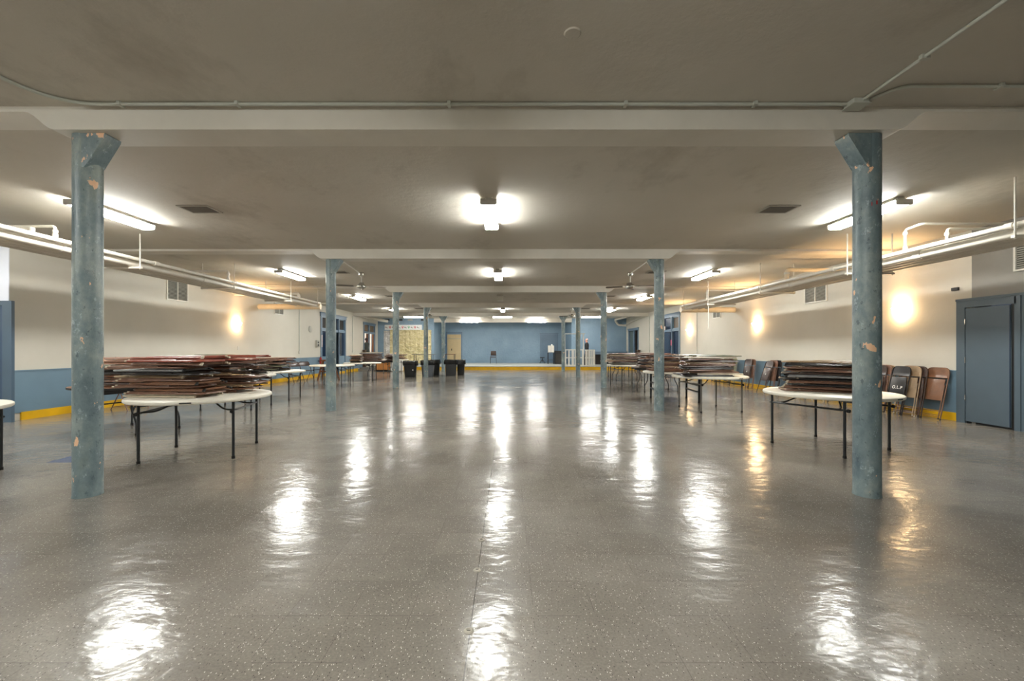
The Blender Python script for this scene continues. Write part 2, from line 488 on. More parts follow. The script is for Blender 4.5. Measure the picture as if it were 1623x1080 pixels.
w.box(XR-0.03, XR+0.25, YN, 6.66, 0, ZC).box(XR-0.03, XR+0.25, 6.66, 7.22, 2.10, ZC)
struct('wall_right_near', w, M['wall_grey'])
# side walls on the stage and the wings behind them
struct('wall_stage_left', MB().box(XL, -5.1, YP, YP+0.2, ZS, ZC).box(-5.3, -5.1, YP+0.2, YB, ZS, ZC), M['stage_blue'])
struct('wall_stage_right', MB().box(4.4, XR, YP, YP+0.2, ZS, ZC).box(4.4, 4.6, YP+0.2, YB, ZS, ZC), M['stage_blue'])
# corridor rooms behind the side openings
w = MB().box(XL-2.4, XL-2.3, 18.5, 24.6, 0, ZC).box(XL-2.3, XL-0.25, 18.5, 18.6, 0, ZC).box(XL-2.3, XL-0.25, 24.5, 24.6, 0, ZC)
w.box(XL-2.4, XL-2.3, 24.6, 30.0, 0, ZC).box(XL-2.3, XL-0.25, 29.9, 30.0, 0, ZC)
w.box(XR+2.3, XR+2.4, 18.5, 30.0, 0, ZC).box(XR+0.25, XR+2.3, 18.5, 18.6, 0, ZC).box(XR+0.25, XR+2.3, 29.9, 30.0, 0, ZC)
struct('wall_corridor', w, M['paper'])
struct('floor_corridor', MB().box(XL-2.3, XL-0.25, 24.6, 29.9, 0.0, ZS).box(XR+0.25, XR+2.3, 24.6, 29.9, 0.0, ZS), M['stage_floor'])

# stage
struct('floor_stage', MB().box(XL, XR, YS-0.03, YB, ZS-0.035, ZS), M['stage_floor'])
struct('wall_stage_riser', MB().box(XL, XR, YS, YS+0.1, 0, ZS-0.035), M['yellow'])
struct('trim_1', MB().box(XL, -6.75, YS-0.9, YS-0.6, 0, 0.10).box(XL, -6.75, YS-0.6, YS-0.01, 0, ZS-0.04), M['wall_grey'])

# wainscot and yellow base on both side walls
def wains(side, x, runs, n):
    s = 1 if side == 'left' else -1
    for (a, b_) in runs:
        w = MB(); y = a
        while y < b_-0.01:
            y2 = min(b_, y+1.22)
            w.box(min(x, x+s*0.018), max(x, x+s*0.018), y+0.004, y2-0.004, 0.14, 0.90)
            y = y2
        w.box(min(x, x+s*0.012), max(x, x+s*0.012), a, b_, 0.14, 0.895)
        w.box(min(x, x+s*0.03), max(x, x+s*0.03), a, b_, 0.90, 0.925)
        struct('trim_%d' % n, w, M['wainscot']); n += 1
    return n
tn = wains('left', XL, [(7.47, LW[0]-0.1), (LW[1]+0.1, LD[0]-0.12)], 2)
tn = wains('right', XR, [(7.50, RW[0]-0.1), (RW[1]+0.1, RD[0]-0.12)], tn)
struct('baseboard_left', MB().box(XL, XL+0.03, 7.62, LW[0]-0.1, 0, 0.15).box(XL, XL+0.03, LW[1]+0.1, YS-0.9, 0, 0.15), M['yellow'])
struct('baseboard_right', MB().box(XR-0.03, XR, 7.50, RW[0]-0.1, 0, 0.15).box(XR-0.03, XR, RW[1]+0.1, YS, 0, 0.15), M['yellow'])
struct('baseboard_front', MB().box(XL, XR, YN, YN+0.03, 0, 0.15), M['yellow'])
struct('trim_%d' % tn, MB().box(XL+0.03, XR-0.03, YN, YN+0.02, 0.15, 0.92), M['wainscot']); tn += 1

# ceiling beams: deep between the columns, shallow outside with curved haunches
def beam(Y, deep, full=False):
    zb, zs = ZC-deep, ZC-0.045
    poly = []
    if full:
        poly = [(XL, ZC), (XL, zb+0.02), (XL+0.15, zb), (XR-0.15, zb), (XR, zb+0.02), (XR, ZC)]
    else:
        a, b_ = CXL-0.10, CXR+0.10
        poly = [(XL, ZC), (XL, zs)]
        for k in range(7):
            t = k/6
            poly.append((a-0.30+0.26*t, zs-(zs-zb)*(t*t*(3-2*t))))
        for k in range(7):
            t = 1-k/6
            poly.append((b_+0.30-0.26*t, zs-(zs-zb)*(t*t*(3-2*t))))
        poly += [(XR, zs), (XR, ZC)]
    w = MB().prism([(p[0], p[1]) for p in poly], 1, Y-0.15, Y+0.15)
    return w
for i, Y in enumerate(ROWS):
    struct('trim_%d' % tn, beam(Y, 0.20, i == 4), M['beam']); tn += 1
struct('trim_%d' % tn, MB().box(-5.1, 4.4, YP-0.15, YP+0.2, 3.14, ZC), M['beam']); tn += 1
struct('trim_%d' % tn, MB().box(XL, -5.1, YP-0.03, YP, ZC-0.1, ZC).box(4.4, XR, YP-0.03, YP, ZC-0.1, ZC), M['stage_blue']); tn += 1

# ------------------------------------------------------------------ columns
ordn = ['nearest', 'second', 'third', 'fourth', 'fifth']
for i, Y in enumerate(ROWS):
    for X, side in ((CXL, 'left'), (CXR, 'right')):
        s = 1 if side == 'left' else -1
        lab = {0: 'thick chipped blue-grey column nearest the camera on the %s' % side,
               4: 'blue column with flared top right at the stage edge, %s side' % side}.get(i, '%s blue-grey round column from the camera in the %s row' % (ordn[i], side))
        t = thing('column', lab, 'column', (X, Y, 0), 0, 'round steel columns in two rows')
        r = 0.1025
        zt = ZC-0.20
        sh = MB().lathe([(0, 0), (r+0.003, 0), (r+0.002, 0.012), (r, 0.02), (r, 0.8), (r+0.001, 1.6), (r, 2.4), (r, zt-0.001), (0, zt-0.001)], 40)
        sh.build('shaft', M['column'], t)
        for ss in ((1, -1) if i == 4 else (s,)):
            pl = [(ss*0.06, zt-0.30), (ss*0.10, zt-0.25), (ss*0.24, zt-0.025), (ss*0.245, zt-0.001), (ss*0.0, zt-0.001), (ss*0.0, zt-0.30)]
            b_ = MB().prism(pl, 1, -0.095, 0.06)
            b_.build('bracket', M['column'], t)

    if i in (0, 2):
        pass
for ob, z, a, w_ in (('right', 1.32+(553-321)*3.63/F, -1.65, 0.12), ('right', 1.32+(553-323)*3.63/F, -1.98, 0.05)):
    root = [o for o in scene.objects if o.name.startswith('column') and o.get('label', '').startswith('thick') and 'right' in o['label']][0]
    MB().lathe([(0.1028, -0.018), (0.1036, -0.016), (0.1036, 0.012), (0.1028, 0.016)], 4, (0, 0, z), None, a, a+w_).build('paint_mark', M['red_mark'], root)

# ------------------------------------------------------------------ fluorescent lights
def make_light(label):
    t = thing('ceiling_light', label, 'light', (0, 0, ZC), 0, 'fluorescent ceiling lights')
    Ln = 0.61
    MB().box(-0.045, 0.045, -Ln+0.04, Ln-0.04, -0.045, -0.001).build('mounting_channel', M['fixture'], t)
    MB().box(-0.108, 0.108, -Ln+0.012, Ln-0.012, -0.052, -0.040, bev=0.003).build('housing', M['fixture'], t)
    prof = [(-0.100, -0.052), (-0.106, -0.095), (-0.100, -0.108), (-0.086, -0.114), (0.086, -0.114), (0.100, -0.108), (0.106, -0.095), (0.100, -0.052)]
    MB().prism(prof, 1, -Ln+0.012, Ln-0.012).build('diffuser', M['tube_emit'], t)
    for sg in (-1, 1):
        y0, y1 = (-Ln-0.006, -Ln+0.012) if sg < 0 else (Ln-0.012, Ln+0.006)
        cap = [(-0.112, -0.040), (-0.112, -0.098), (-0.106, -0.113), (-0.090, -0.119), (0.090, -0.119), (0.106, -0.113), (0.112, -0.098), (0.112, -0.040)]
        MB().prism(cap, 1, y0, y1).build('end_cap', M['fixture'], t)
    return t
spots = []
rown = ['nearest', 'second', 'third', 'fourth']
for i, Y in enumerate((6.29, 11.42, 16.54, 21.66)):
    for X, side in ((-6.0, 'left'), (-0.27, 'middle'), (5.45, 'right')):
        if i == 2 and side == 'middle': continue
        lab = '%s lit fluorescent ceiling light in the %s row running towards the stage' % (rown[i] if not (side == 'middle' and i == 3) else 'farthest', side)
        spots.append((X, Y, 0, lab))
proto_light = None
for X, Y, rz, lab in spots:
    if proto_light is None:
        proto_light = make_light(lab); proto_light.location = (X, Y, ZC)
    else:
        dup(proto_light, (X, Y, ZC), (0, 0, rz), lab)
# unseen lights added to brighten the near floor, front beam and left wall
for X, Y, lab in ((-6.0, 1.16, 'lit fluorescent light over the left side behind the camera'), (-9.7, 5.3, 'lit fluorescent light in the recess past the left edge'), 
                  (-0.27, 1.0, 'lit fluorescent light in the middle just over the camera'),
                  (-6.0, -3.0, 'lit fluorescent light at the back left behind the camera'), (-0.27, -3.0, 'lit fluorescent light in the middle behind the camera')):
    dup(proto_light, (X, Y, ZC), (0, 0, 0), lab)
# crosswise lights near the stage
cross = [(-6.02, 26.4, ZC, 'crosswise lit fluorescent strip above the gold foil curtain'),
         (-0.35, 26.4, ZC, 'crosswise lit fluorescent strip at the middle of the stage front'),
         (5.3, 26.4, ZC, 'crosswise lit fluorescent strip above the white pallets'),
         (-2.62, 28.1, 3.22, 'lower lit fluorescent strip hung above the cream door'),
         (1.95, 28.1, 3.22, 'lower lit fluorescent strip hung right of centre above the stage')]
for X, Y, Z, lab in cross:
    o = dup(proto_light, (X, Y, Z), (0, 0, PI/2), lab)
    for c in o.children:
        if c.name.startswith('diffuser'):
            c.material_slots[0].link = 'OBJECT'; c.material_slots[0].material = M['tube_emit_stage']
# light inside the left corridor (seen lit through the doorway)
dup(proto_light, (XL-1.2, 27.2, ZC), (0, 0, 0), 'lit fluorescent light in the room behind the far left doorway')
# unlit square emergency fixture
t = thing('emergency_light', 'small unlit white box fixture on the ceiling, middle row', 'light', (-0.3, 16.2, ZC))
MB().box(-0.13, 0.13, -0.10, 0.10, -0.05, -0.001, bev=0.008).build('base', M['fixture'], t)
MB().box(-0.12, 0.12, -0.09, 0.09, -0.23, -0.05, bev=0.015).build('cover', M['white_metal'], t)

# ------------------------------------------------------------------ ceiling vents
def make_vent():
    t = thing('ceiling_vent', 'x', 'vent', (0, 0, ZC), 0, 'dusty ceiling vents')
    fr = MB()
    for a in ((-0.23, 0.23, -0.17, -0.14), (-0.23, 0.23, 0.14, 0.17), (-0.23, -0.20, -0.14, 0.14), (0.20, 0.23, -0.14, 0.14)):
        fr.box(a[0], a[1], a[2], a[3], -0.015, -0.001)
    fr.build('frame', M['vent_ceil'], t)
    MB().box(-0.2, 0.2, -0.14, 0.14, -0.004, -0.001).build('duct_opening', M['vent_dark'], t)  # dark sheet paints the shade of the duct behind the slats
    for k in range(9):
        y = -0.125+k*0.031
        R = Matrix.Translation((0, y, -0.009)) @ Matrix.Rotation(-0.5, 4, 'X')
        MB().box(-0.2, 0.2, -0.009, 0.009, -0.0012, 0.0012, R).build('slat', M['vent_slat'], t)
    return t
pv = None
for i, Y in enumerate((6.2, 11.3, 16.45, 21.5)):
    for X, side in ((-4.62, 'left'), (4.05, 'right')):
        lab = '%s dusty vent grille in the ceiling on the %s side' % (rown[i], side)
        if pv is None:
            pv = make_vent(); pv.location = (X, Y, ZC); pv['label'] = lab
        else: dup(pv, (X, Y, ZC), None, lab)

# ------------------------------------------------------------------ ceiling fans
def make_fan():
    t = thing('ceiling_fan', 'x', 'fan', (0, 0, ZC), 0, 'small ceiling fans')
    MB().lathe([(0, -0.001), (0.075, -0.001), (0.08, -0.03), (0.06, -0.085), (0.02, -0.1), (0, -0.1)], 20).build('canopy', M['steel'], t)
    MB().tube([(0, 0, -0.09), (0, 0, -0.30)], 0.014, 10).build('downrod', M['white_metal'], t)
    MB().lathe([(0, -0.27), (0.04, -0.275), (0.055, -0.31), (0.10, -0.33), (0.125, -0.37), (0.12, -0.41), (0.08, -0.43), (0.045, -0.45), (0, -0.455)], 24).build('motor', M['steel'], t)
    for k in range(4):
        a = k*PI/2
        R = Matrix.Rotation(a, 4, 'Z')
        arm = MB().box(0.10, 0.24, -0.018, 0.018, -0.385, -0.378, R)
        Rb = R @ Matrix.Translation((0, 0, -0.376)) @ Matrix.Rotation(0.2, 4, 'X')
        bl = MB()
        pl = [(0.20, -0.045), (0.26, -0.055), (0.60, -0.065), (0.655, -0.045), (0.665, 0), (0.655, 0.045), (0.60, 0.065), (0.26, 0.055), (0.20, 0.045)]
        n = len(pl)
        bl.add([Rb @ Vector((p[0], p[1], -0.004)) for p in pl]+[Rb @ Vector((p[0], p[1], 0.004)) for p in pl],
               [tuple(range(n))[::-1], tuple(range(n, 2*n))]+[(i, (i+1) % n, n+(i+1) % n, n+i) for i in range(n)])
        b_ = bl.build('blade', M['blade'], t)
        arm.build('blade_iron', M['steel'], b_)
    return t
pf = None
for X, Y, rz, lab in ((-4.05, 11.42, 0.35, 'ceiling fan beside the nearer left light, past the second left column'),
                      (3.38, 11.42, -0.35, 'ceiling fan past the second right column'),
                      (-4.1, 21.66, 0.5, 'far ceiling fan near the fourth left column'),
                      (3.35, 21.66, -0.4, 'far ceiling fan near the fourth right column')):
    if pf is None: pf = make_fan(); pf.location = (X, Y, ZC); pf.rotation_euler = (0, 0, rz); pf['label'] = lab
    else: dup(pf, (X, Y, ZC), (0, 0, rz), lab)
for X0, X1, Y0, Y1, lab in ((CXL+0.2, -4.02, ROWS[1]+0.1, 11.32, 'thin pale conduit from second left column to the ceiling fan'),
                            (CXR-0.2, 3.33, ROWS[1]+0.1, 11.32, 'thin pale conduit from second right column to the ceiling fan'),
                            (CXL+0.2, -4.06, ROWS[3]+0.1, 21.56, 'thin pale conduit from fourth left column to the far fan'),
                            (CXR-0.2, 3.3, ROWS[3]+0.1, 21.56, 'thin pale conduit from fourth right column to the far fan')):
    tag(MB().tube([(X0, Y0, ZC-0.26), (X0, Y0+0.08, ZC-0.2), (X1, Y1, ZC-0.06)], 0.012, 8).build('conduit', M['white_metal']), lab, 'conduit', 'thin conduits to the fans')

# ------------------------------------------------------------------ surface conduits at the front beam
def smooth_path(pts, r=0.15, seg=6):
    out = [Vector(pts[0])]
    for i in range(1, len(pts)-1):
        p0, p1, p2 = Vector(pts[i-1]), Vector(pts[i]), Vector(pts[i+1])
        d0, d1 = (p0-p1), (p2-p1)
        q = min(r, d0.length*0.45, d1.length*0.45)
        a, b_ = p1+d0.normalized()*q, p1+d1.normalized()*q
        for k in range(seg+1):
            t = k/seg
            out.append(a*(1-t)**2+p1*2*t*(1-t)+b_*t*t)
    out.append(Vector(pts[-1]))
    return out
zc = ZC-0.016
def clips(t, pts):
    for (x, y, along) in pts:
        if along: MB().box(x-0.014, x+0.014, y-0.03, y+0.03, zc-0.016, ZC-0.0005).build('clip', M['conduit'], t)
        else: MB().box(x-0.03, x+0.03, y-0.014, y+0.014, zc-0.016, ZC-0.0005).build('clip', M['conduit'], t)
t = thing('conduit', 'long grey-green conduit along the front beam, bending away at the left', 'conduit', (0, 0, 0), 0, 'surface conduits near the front beam')
MB().tube(smooth_path([(-3.9, -3.0, zc), (-3.9, 3.52, zc), (2.88, 3.52, zc)], 0.45, 10), 0.014, 10).build('tube', M['conduit'], t)
clips(t, [(-3.3, 3.52, True), (-2.3, 3.52, True), (-0.5, 3.52, True), (1.0, 3.52, True), (2.1, 3.52, True)])
t = thing('conduit', 'grey-green conduit running diagonally up to the top right corner', 'conduit', (0, 0, 0), 0, 'surface conduits near the front beam')
MB().tube([(2.97, 3.45, zc), (2.99, -3.0, zc)], 0.013, 10).build('tube', M['conduit'], t)
clips(t, [(2.975, 2.95, False), (2.98, 1.5, False)])
t = thing('conduit', 'grey-green conduit curving from junction box to the right edge', 'conduit', (0, 0, 0), 0, 'surface conduits near the front beam')
MB().tube(smooth_path([(3.02, 3.47, zc), (3.12, 3.28, zc), (XR-0.03, 3.28, zc)], 0.13, 8), 0.012, 10).build('tube', M['conduit'], t)
clips(t, [(3.9, 3.28, True), (5.5, 3.28, True)])
t = thing('junction_box', 'grey metal junction box at the front beam near the right column', 'junction box', (2.95, 3.50, ZC))
MB().box(-0.065, 0.07, -0.055, 0.055, -0.045, -0.001, bev=0.006).build('box', M['conduit'], t)
MB().box(-0.072, 0.077, -0.062, 0.062, -0.050, -0.045).build('cover_plate', M['conduit'], t)
tag(MB().lathe([(0, ZC-0.008), (0.05, ZC-0.007), (0.058, ZC-0.0005), (0, ZC-0.0005)], 24, (0.43, 2.75, 0)).build('blank_cover', M['ceiling']), 'round painted-over cover plate on the ceiling above the camera', 'cover plate')

# ------------------------------------------------------------------ suspended pipe runs
def pipe_run(side):
    s = -1 if side == 'left' else 1
    zb = 2.82 if side == 'left' else 2.71
    xs = (6.72, 7.5) if side == 'left' else (6.20, 7.02)
    t = thing('suspended_pipes', 'bundle of cream pipes hung along the %s wall on rods' % side, 'pipes', (0, 0, 0), 0, 'suspended pipe runs')
    y0, y1 = (2.0, 14.9)
    offs = [(0.05, 0.034), (0.17, 0.062), (0.35, 0.058), (0.53, 0.066), (0.71, 0.05)]
    zcent = []
    for k, (dx, r) in enumerate(offs):
        x = s*(xs[0]+dx*(xs[1]-xs[0])/0.78)
        z = zb+r+0.002+(0.10 if k == 0 else 0)
        MB().tube([(x, y0, z), (x, y1-0.1*k, z)], r, 14).build('pipe', M['pipe'], t)
        zcent.append((x, z, r))
    # couplings
    for yy in (5.1, 7.9, 10.25):
        x, z, r = zcent[0]
        MB().tube([(x, yy, z), (x, yy+0.09, z)], r+0.01, 14).build('coupling', M['pipe'], t)
    x, z, r = zcent[1]
    for yy in (6.35, 9.3):
        MB().tube([(x, yy, z), (x, yy+0.12, z)], r+0.01, 14).build('coupling', M['pipe'], t)
    for yy in (5.05, 7.55, 10.15, 12.8, 14.6):
        a, b_ = sorted((s*(xs[0]-0.03), s*(xs[1]+0.03)))
        MB().box(a, b_, yy-0.022, yy+0.022, zb-0.035, zb).build('trapeze_bar', M['pipe'], t)
        for xx in (s*xs[0], s*xs[1]):
            MB().tube([(xx, yy, zb-0.05), (xx, yy, ZC-0.001)], 0.011, 8).build('hanger_rod', M['pipe'], t)
    # risers with elbows that run to the wall
    wall = XL+0.012 if s < 0 else XR-0.03
    def riser(k, Y, ztop, r, dy=0.0, far=False, mat='pipe'):
        x, z, rr = zcent[k]
        wx = (XL+0.002 if s < 0 else XR-0.002) if far else (XL+0.02 if s < 0 else XR-0.032)
        p = [(x, Y, z), (x, Y, ztop-0.02 if dy else ztop)]
        if dy: p += [(x+s*0.0, Y-dy, ztop)]
        p += [(wx, Y-dy, ztop)]
        o = MB().tube(smooth_path(p, 0.05, 5), r, 12).build('riser_pipe', M[mat], t)
        MB().tube([(x, Y, ztop-0.10), (x, Y, ztop-0.055)], r+0.012, 12).build('collar', M['pipe'], o)
        MB().tube([(x, Y, z+rr-0.01), (x, Y, z+rr+0.05)], r+0.012, 12).build('collar', M['pipe'], o)
    if side == 'right':
        riser(0, 6.5, 3.21, 0.02, 0.25); riser(1, 6.0, 3.06, 0.02)
        riser(1, 9.45, 3.12, 0.045, 0, True, 'pipe_lag'); riser(0, 13.0, 3.15, 0.018, 0, True)
        MB().tube([(zcent[0][0]-0.02, 12.85, zb-0.04), (zcent[0][0]-0.02, 12.85, 1.93)], 0.012, 8).build('drop_rod', M['white_metal'], t)
    else:
        riser(0, 6.18, 3.15, 0.02); riser(0, 5.88, 3.04, 0.02)
        riser(0, 10.0, 3.2, 0.025, 0, True)
        riser(1, 13.6, 3.12, 0.05, 0, True)
    # insulated pipe joining from the wall
    x = zcent[0][0]
    wx = XL+0.002 if s < 0 else XR-0.002
    zz = zb+0.02
    MB().tube([(x, 14.95, zz), (wx, 14.95, zz)], 0.10, 16).build('insulated_pipe', M['pipe_lag'], t)
pipe_run('left'); pipe_run('right')

# ------------------------------------------------------------------ wall fittings
def wall_grille(side, Y0, Y1, z0, z1, lab):
    s = 1 if side == 'left' else -1
    x = XL if side == 'left' else XR
    if side == 'right' and Y1 < 7.2: x = XR-0.03
    t = thing('wall_grille', lab, 'vent', (x, (Y0+Y1)/2, (z0+z1)/2), 0, 'white wall vent grilles')
    hy, hz = (Y1-Y0)/2, (z1-z0)/2
    def bx(a, b_, c, d, e, f): return MB().box(min(s*a, s*b_), max(s*a, s*b_), c, d, e, f)
    fr = MB()
    for q in ((-hy, hy, hz-0.03, hz), (-hy, hy, -hz, -hz+0.03), (-hy, -hy+0.03, -hz+0.03, hz-0.03), (hy-0.03, hy, -hz+0.03, hz-0.03), (-0.012, 0.012, -hz+0.03, hz-0.03)):
        fr.box(min(s*0.001, s*0.03), max(s*0.001, s*0.03), *q)
    fr.build('frame', M['white_metal'], t)
    bx(0.0005, 0.004, -hy+0.03, hy-0.03, -hz+0.03, hz-0.03).build('backing', M['grille_back'], t)
    n = 14
    for k in range(n):
        z = -hz+0.04+(2*hz-0.08)*(k+0.5)/n
        R = Matrix.Translation((s*0.014, 0, z)) @ Matrix.Rotation(s*0.75, 4, 'Y')
        MB().box(-0.017, 0.017, -hy+0.03, hy-0.03, -0.0015, 0.0015, R).build('slat', M['vent'], t)
wall_grille('left', 10.88, 11.6, 2.62, 3.18, 'white slatted vent high on the left wall, nearer one')
wall_grille('left', 15.9, 16.55, 2.66, 3.1, 'far white slatted vent on left wall beneath the insulated pipe')
wall_grille('right', 10.6, 11.4, 2.55, 3.05, 'white slatted vent high on the right wall behind the pipes')
wall_grille('right', 15.9, 16.5, 2.52, 2.95, 'far white slatted vent on the right wall near pipe end')
wall_grille('right', 5.9, 6.66, 2.56, 3.12, 'white framed vent above the blue door at the right edge')

sconce_xy = [('left', 13.7, 2.13, 'glowing wall sconce on the left wall'),
             ('right', 8.61, 2.12, 'glowing wall sconce nearest the blue door on the right wall'),
             ('right', 13.6, 2.11, 'glowing wall sconce in the middle of the right wall'),
             ('right', 18.65, 2.14, 'farthest glowing wall sconce on the right wall beside the windows')]
for side, Y, z, lab in sconce_xy:
    s = 1 if side == 'left' else -1
    x = XL if side == 'left' else XR
    t = thing('wall_sconce', lab, 'wall light', (x, Y, z), 0, 'warm wall sconces')
    MB().rbox(min(s*0.0, s*0.03), max(s*0.0, s*0.03), -0.06, 0.06, -0.06, 0.06, 0.006).build('back_plate', M['white_metal'], t)
    a0 = -PI/2 if s > 0 else PI/2
    MB().lathe([(0.03, -0.09), (0.08, -0.075), (0.13, -0.03), (0.155, 0.03), (0.16, 0.055), (0.152, 0.055), (0.147, 0.03), (0.122, -0.024), (0.076, -0.067), (0.03, -0.08)], 18, (0, 0, 0), None, a0, a0+PI).build('glass_shade', M['sconce_emit'], t)
    ld = bpy.data.lights.new('bulb', 'SPOT'); ld.energy = 34; ld.color = (1.0, 0.62, 0.30); ld.shadow_soft_size = 0.04
    ld.spot_size = math.radians(105); ld.spot_blend = 1.0
    lo = bpy.data.objects.new('bulb', ld); COL.objects.link(lo); lo.location = (s*0.12, 0, 0.02); lo.parent = t
    lo.rotation_euler = (PI, s*0.6, 0)
    ld = bpy.data.lights.new('bulb_glow', 'POINT'); ld.energy = 0.55; ld.color = (1.0, 0.66, 0.36); ld.shadow_soft_size = 0.03
    lo = bpy.data.objects.new('bulb_glow', ld); COL.objects.link(lo); lo.location = (s*0.09, 0, -0.13); lo.parent = t
    ld = bpy.data.lights.new('bulb_wash', 'POINT'); ld.energy = 0.55; ld.color = (1.0, 0.66, 0.36); ld.shadow_soft_size = 0.03
    lo = bpy.data.objects.new('bulb_wash', ld); COL.objects.link(lo); lo.location = (s*0.10, 0, 0.09); lo.parent = t

for side, Y, lab in (('left', 17.8, 'thin vertical conduit ending at a switch, left wall'), ('left', 23.9, 'far thin vertical conduit on left wall before the doorway'),
                     ('right', 17.9, 'thin vertical conduit ending at a switch, right wall'), ('right', 23.9, 'far thin vertical conduit on right wall before the doorway')):
    s = 1 if side == 'left' else -1
    x = XL if side == 'left' else XR
    t = thing('wall_conduit', lab, 'conduit', (x, Y, 0), 0, 'vertical wall conduits')
    MB().tube([(s*0.014, 0, 1.22), (s*0.014, 0, ZC-0.21 if Y > 20 else ZC-0.001)], 0.013, 8).build('tube', M['conduit'], t)
    MB().rbox(min(s*0.0005, s*0.04), max(s*0.0005, s*0.04), -0.035, 0.035, 1.10, 1.22, 0.005).build('switch_box', M['fixture'], t)
tag(MB().lathe([(0, 0.0005), (0.15, 0.0005), (0.15, 0.02), (0.13, 0.03), (0, 0.032)], 28, (XL, 18.8, 2.21), Matrix.Rotation(PI/2, 4, 'Y')).build('wall_plaque', M['vent']), 'round grey plaque on the left wall before the windows', 'plaque')
t = thing('control_box', 'grey control box beside the left window frame', 'electrical box', (XL, 19.45, 1.55))
MB().rbox(0.0005, 0.08, -0.12, 0.12, -0.15, 0.17, 0.008).build('case', M['vent'], t)
MB().box(0.08, 0.086, -0.06, 0.06, -0.10, -0.02).box(0.08, 0.086, -0.06, 0.06, 0.03, 0.10).build('switch', M['black'], t)
tag(MB().rbox(XR-0.035, XR+0.0, 7.5, 7.62, 2.38, 2.44, 0.004).build('door_sensor', M['black']), 'small black box on wall corner above the blue door', 'sensor')
tag(MB().rbox(XL, XL+0.012, 13.75, 13.83, 1.28, 1.40, 0.003).build('outlet_plate', M['fixture']), 'small pale outlet plate below the left wall sconce', 'outlet')

# near-left blue cupboard frame with pegboard
t = sroot('trim_90', (XL, 7.45, 0))
MB().box(-0.06, 0.11, -0.05, -0.0005, 0, 2.18).box(-2.2, -0.06, -0.05, -0.0005, 2.10, 2.18).box(-2.2, -0.06, -0.03, -0.0005, 0, 0.12).build('panel_frame', M['dusk_blue'], t)
MB().box(-2.2, -0.06, -0.022, -0.0005, 0.12, 2.10).build('pegboard_panel', M['pegboard'], t)

# near-right blue door and panels
t = sroot('door_1', (XR-0.03, 0, 0))
fr = MB().box(-0.035, 0.0, 7.36, 7.50, 0, 2.17).box(-0.035, 0.0, 6.62, 7.36, 2.05, 2.17)
fr.box(-0.05, 0.0, YN+0.3, 7.50, 2.17, 2.21).box(-0.035, 0.0, 6.56, 6.64, 0, 2.17).box(-0.022, 0.0, YN+0.3, 6.56, 0.0, 2.17)
fr.build('door_frame', M['door_blue'], t)
dr = MB().rbox(-0.030, 0.008, 6.685, 7.352, 0.035, 2.035, 0.003).build('door_leaf', M['door_blue'], t)
MB().box(-0.02, 0.0, 6.645, 6.683, 0.0, 2.05).box(0.005, 0.02, 6.66, 7.36, 0.0, 0.035).build('door_gap', M['black'], t)  # black strips stand in for the shade in the door gaps
MB().rbox(-0.036, -0.030, 6.690, 6.705, 0.04, 2.03, 0.002).build('edge_strip', M['dark_blue'], dr)
for z in (0.45, 1.12, 1.80):
    MB().tube([(-0.038, 7.352, z-0.05), (-0.038, 7.352, z+0.05)], 0.008, 8).build('hinge', M['steel'], dr)

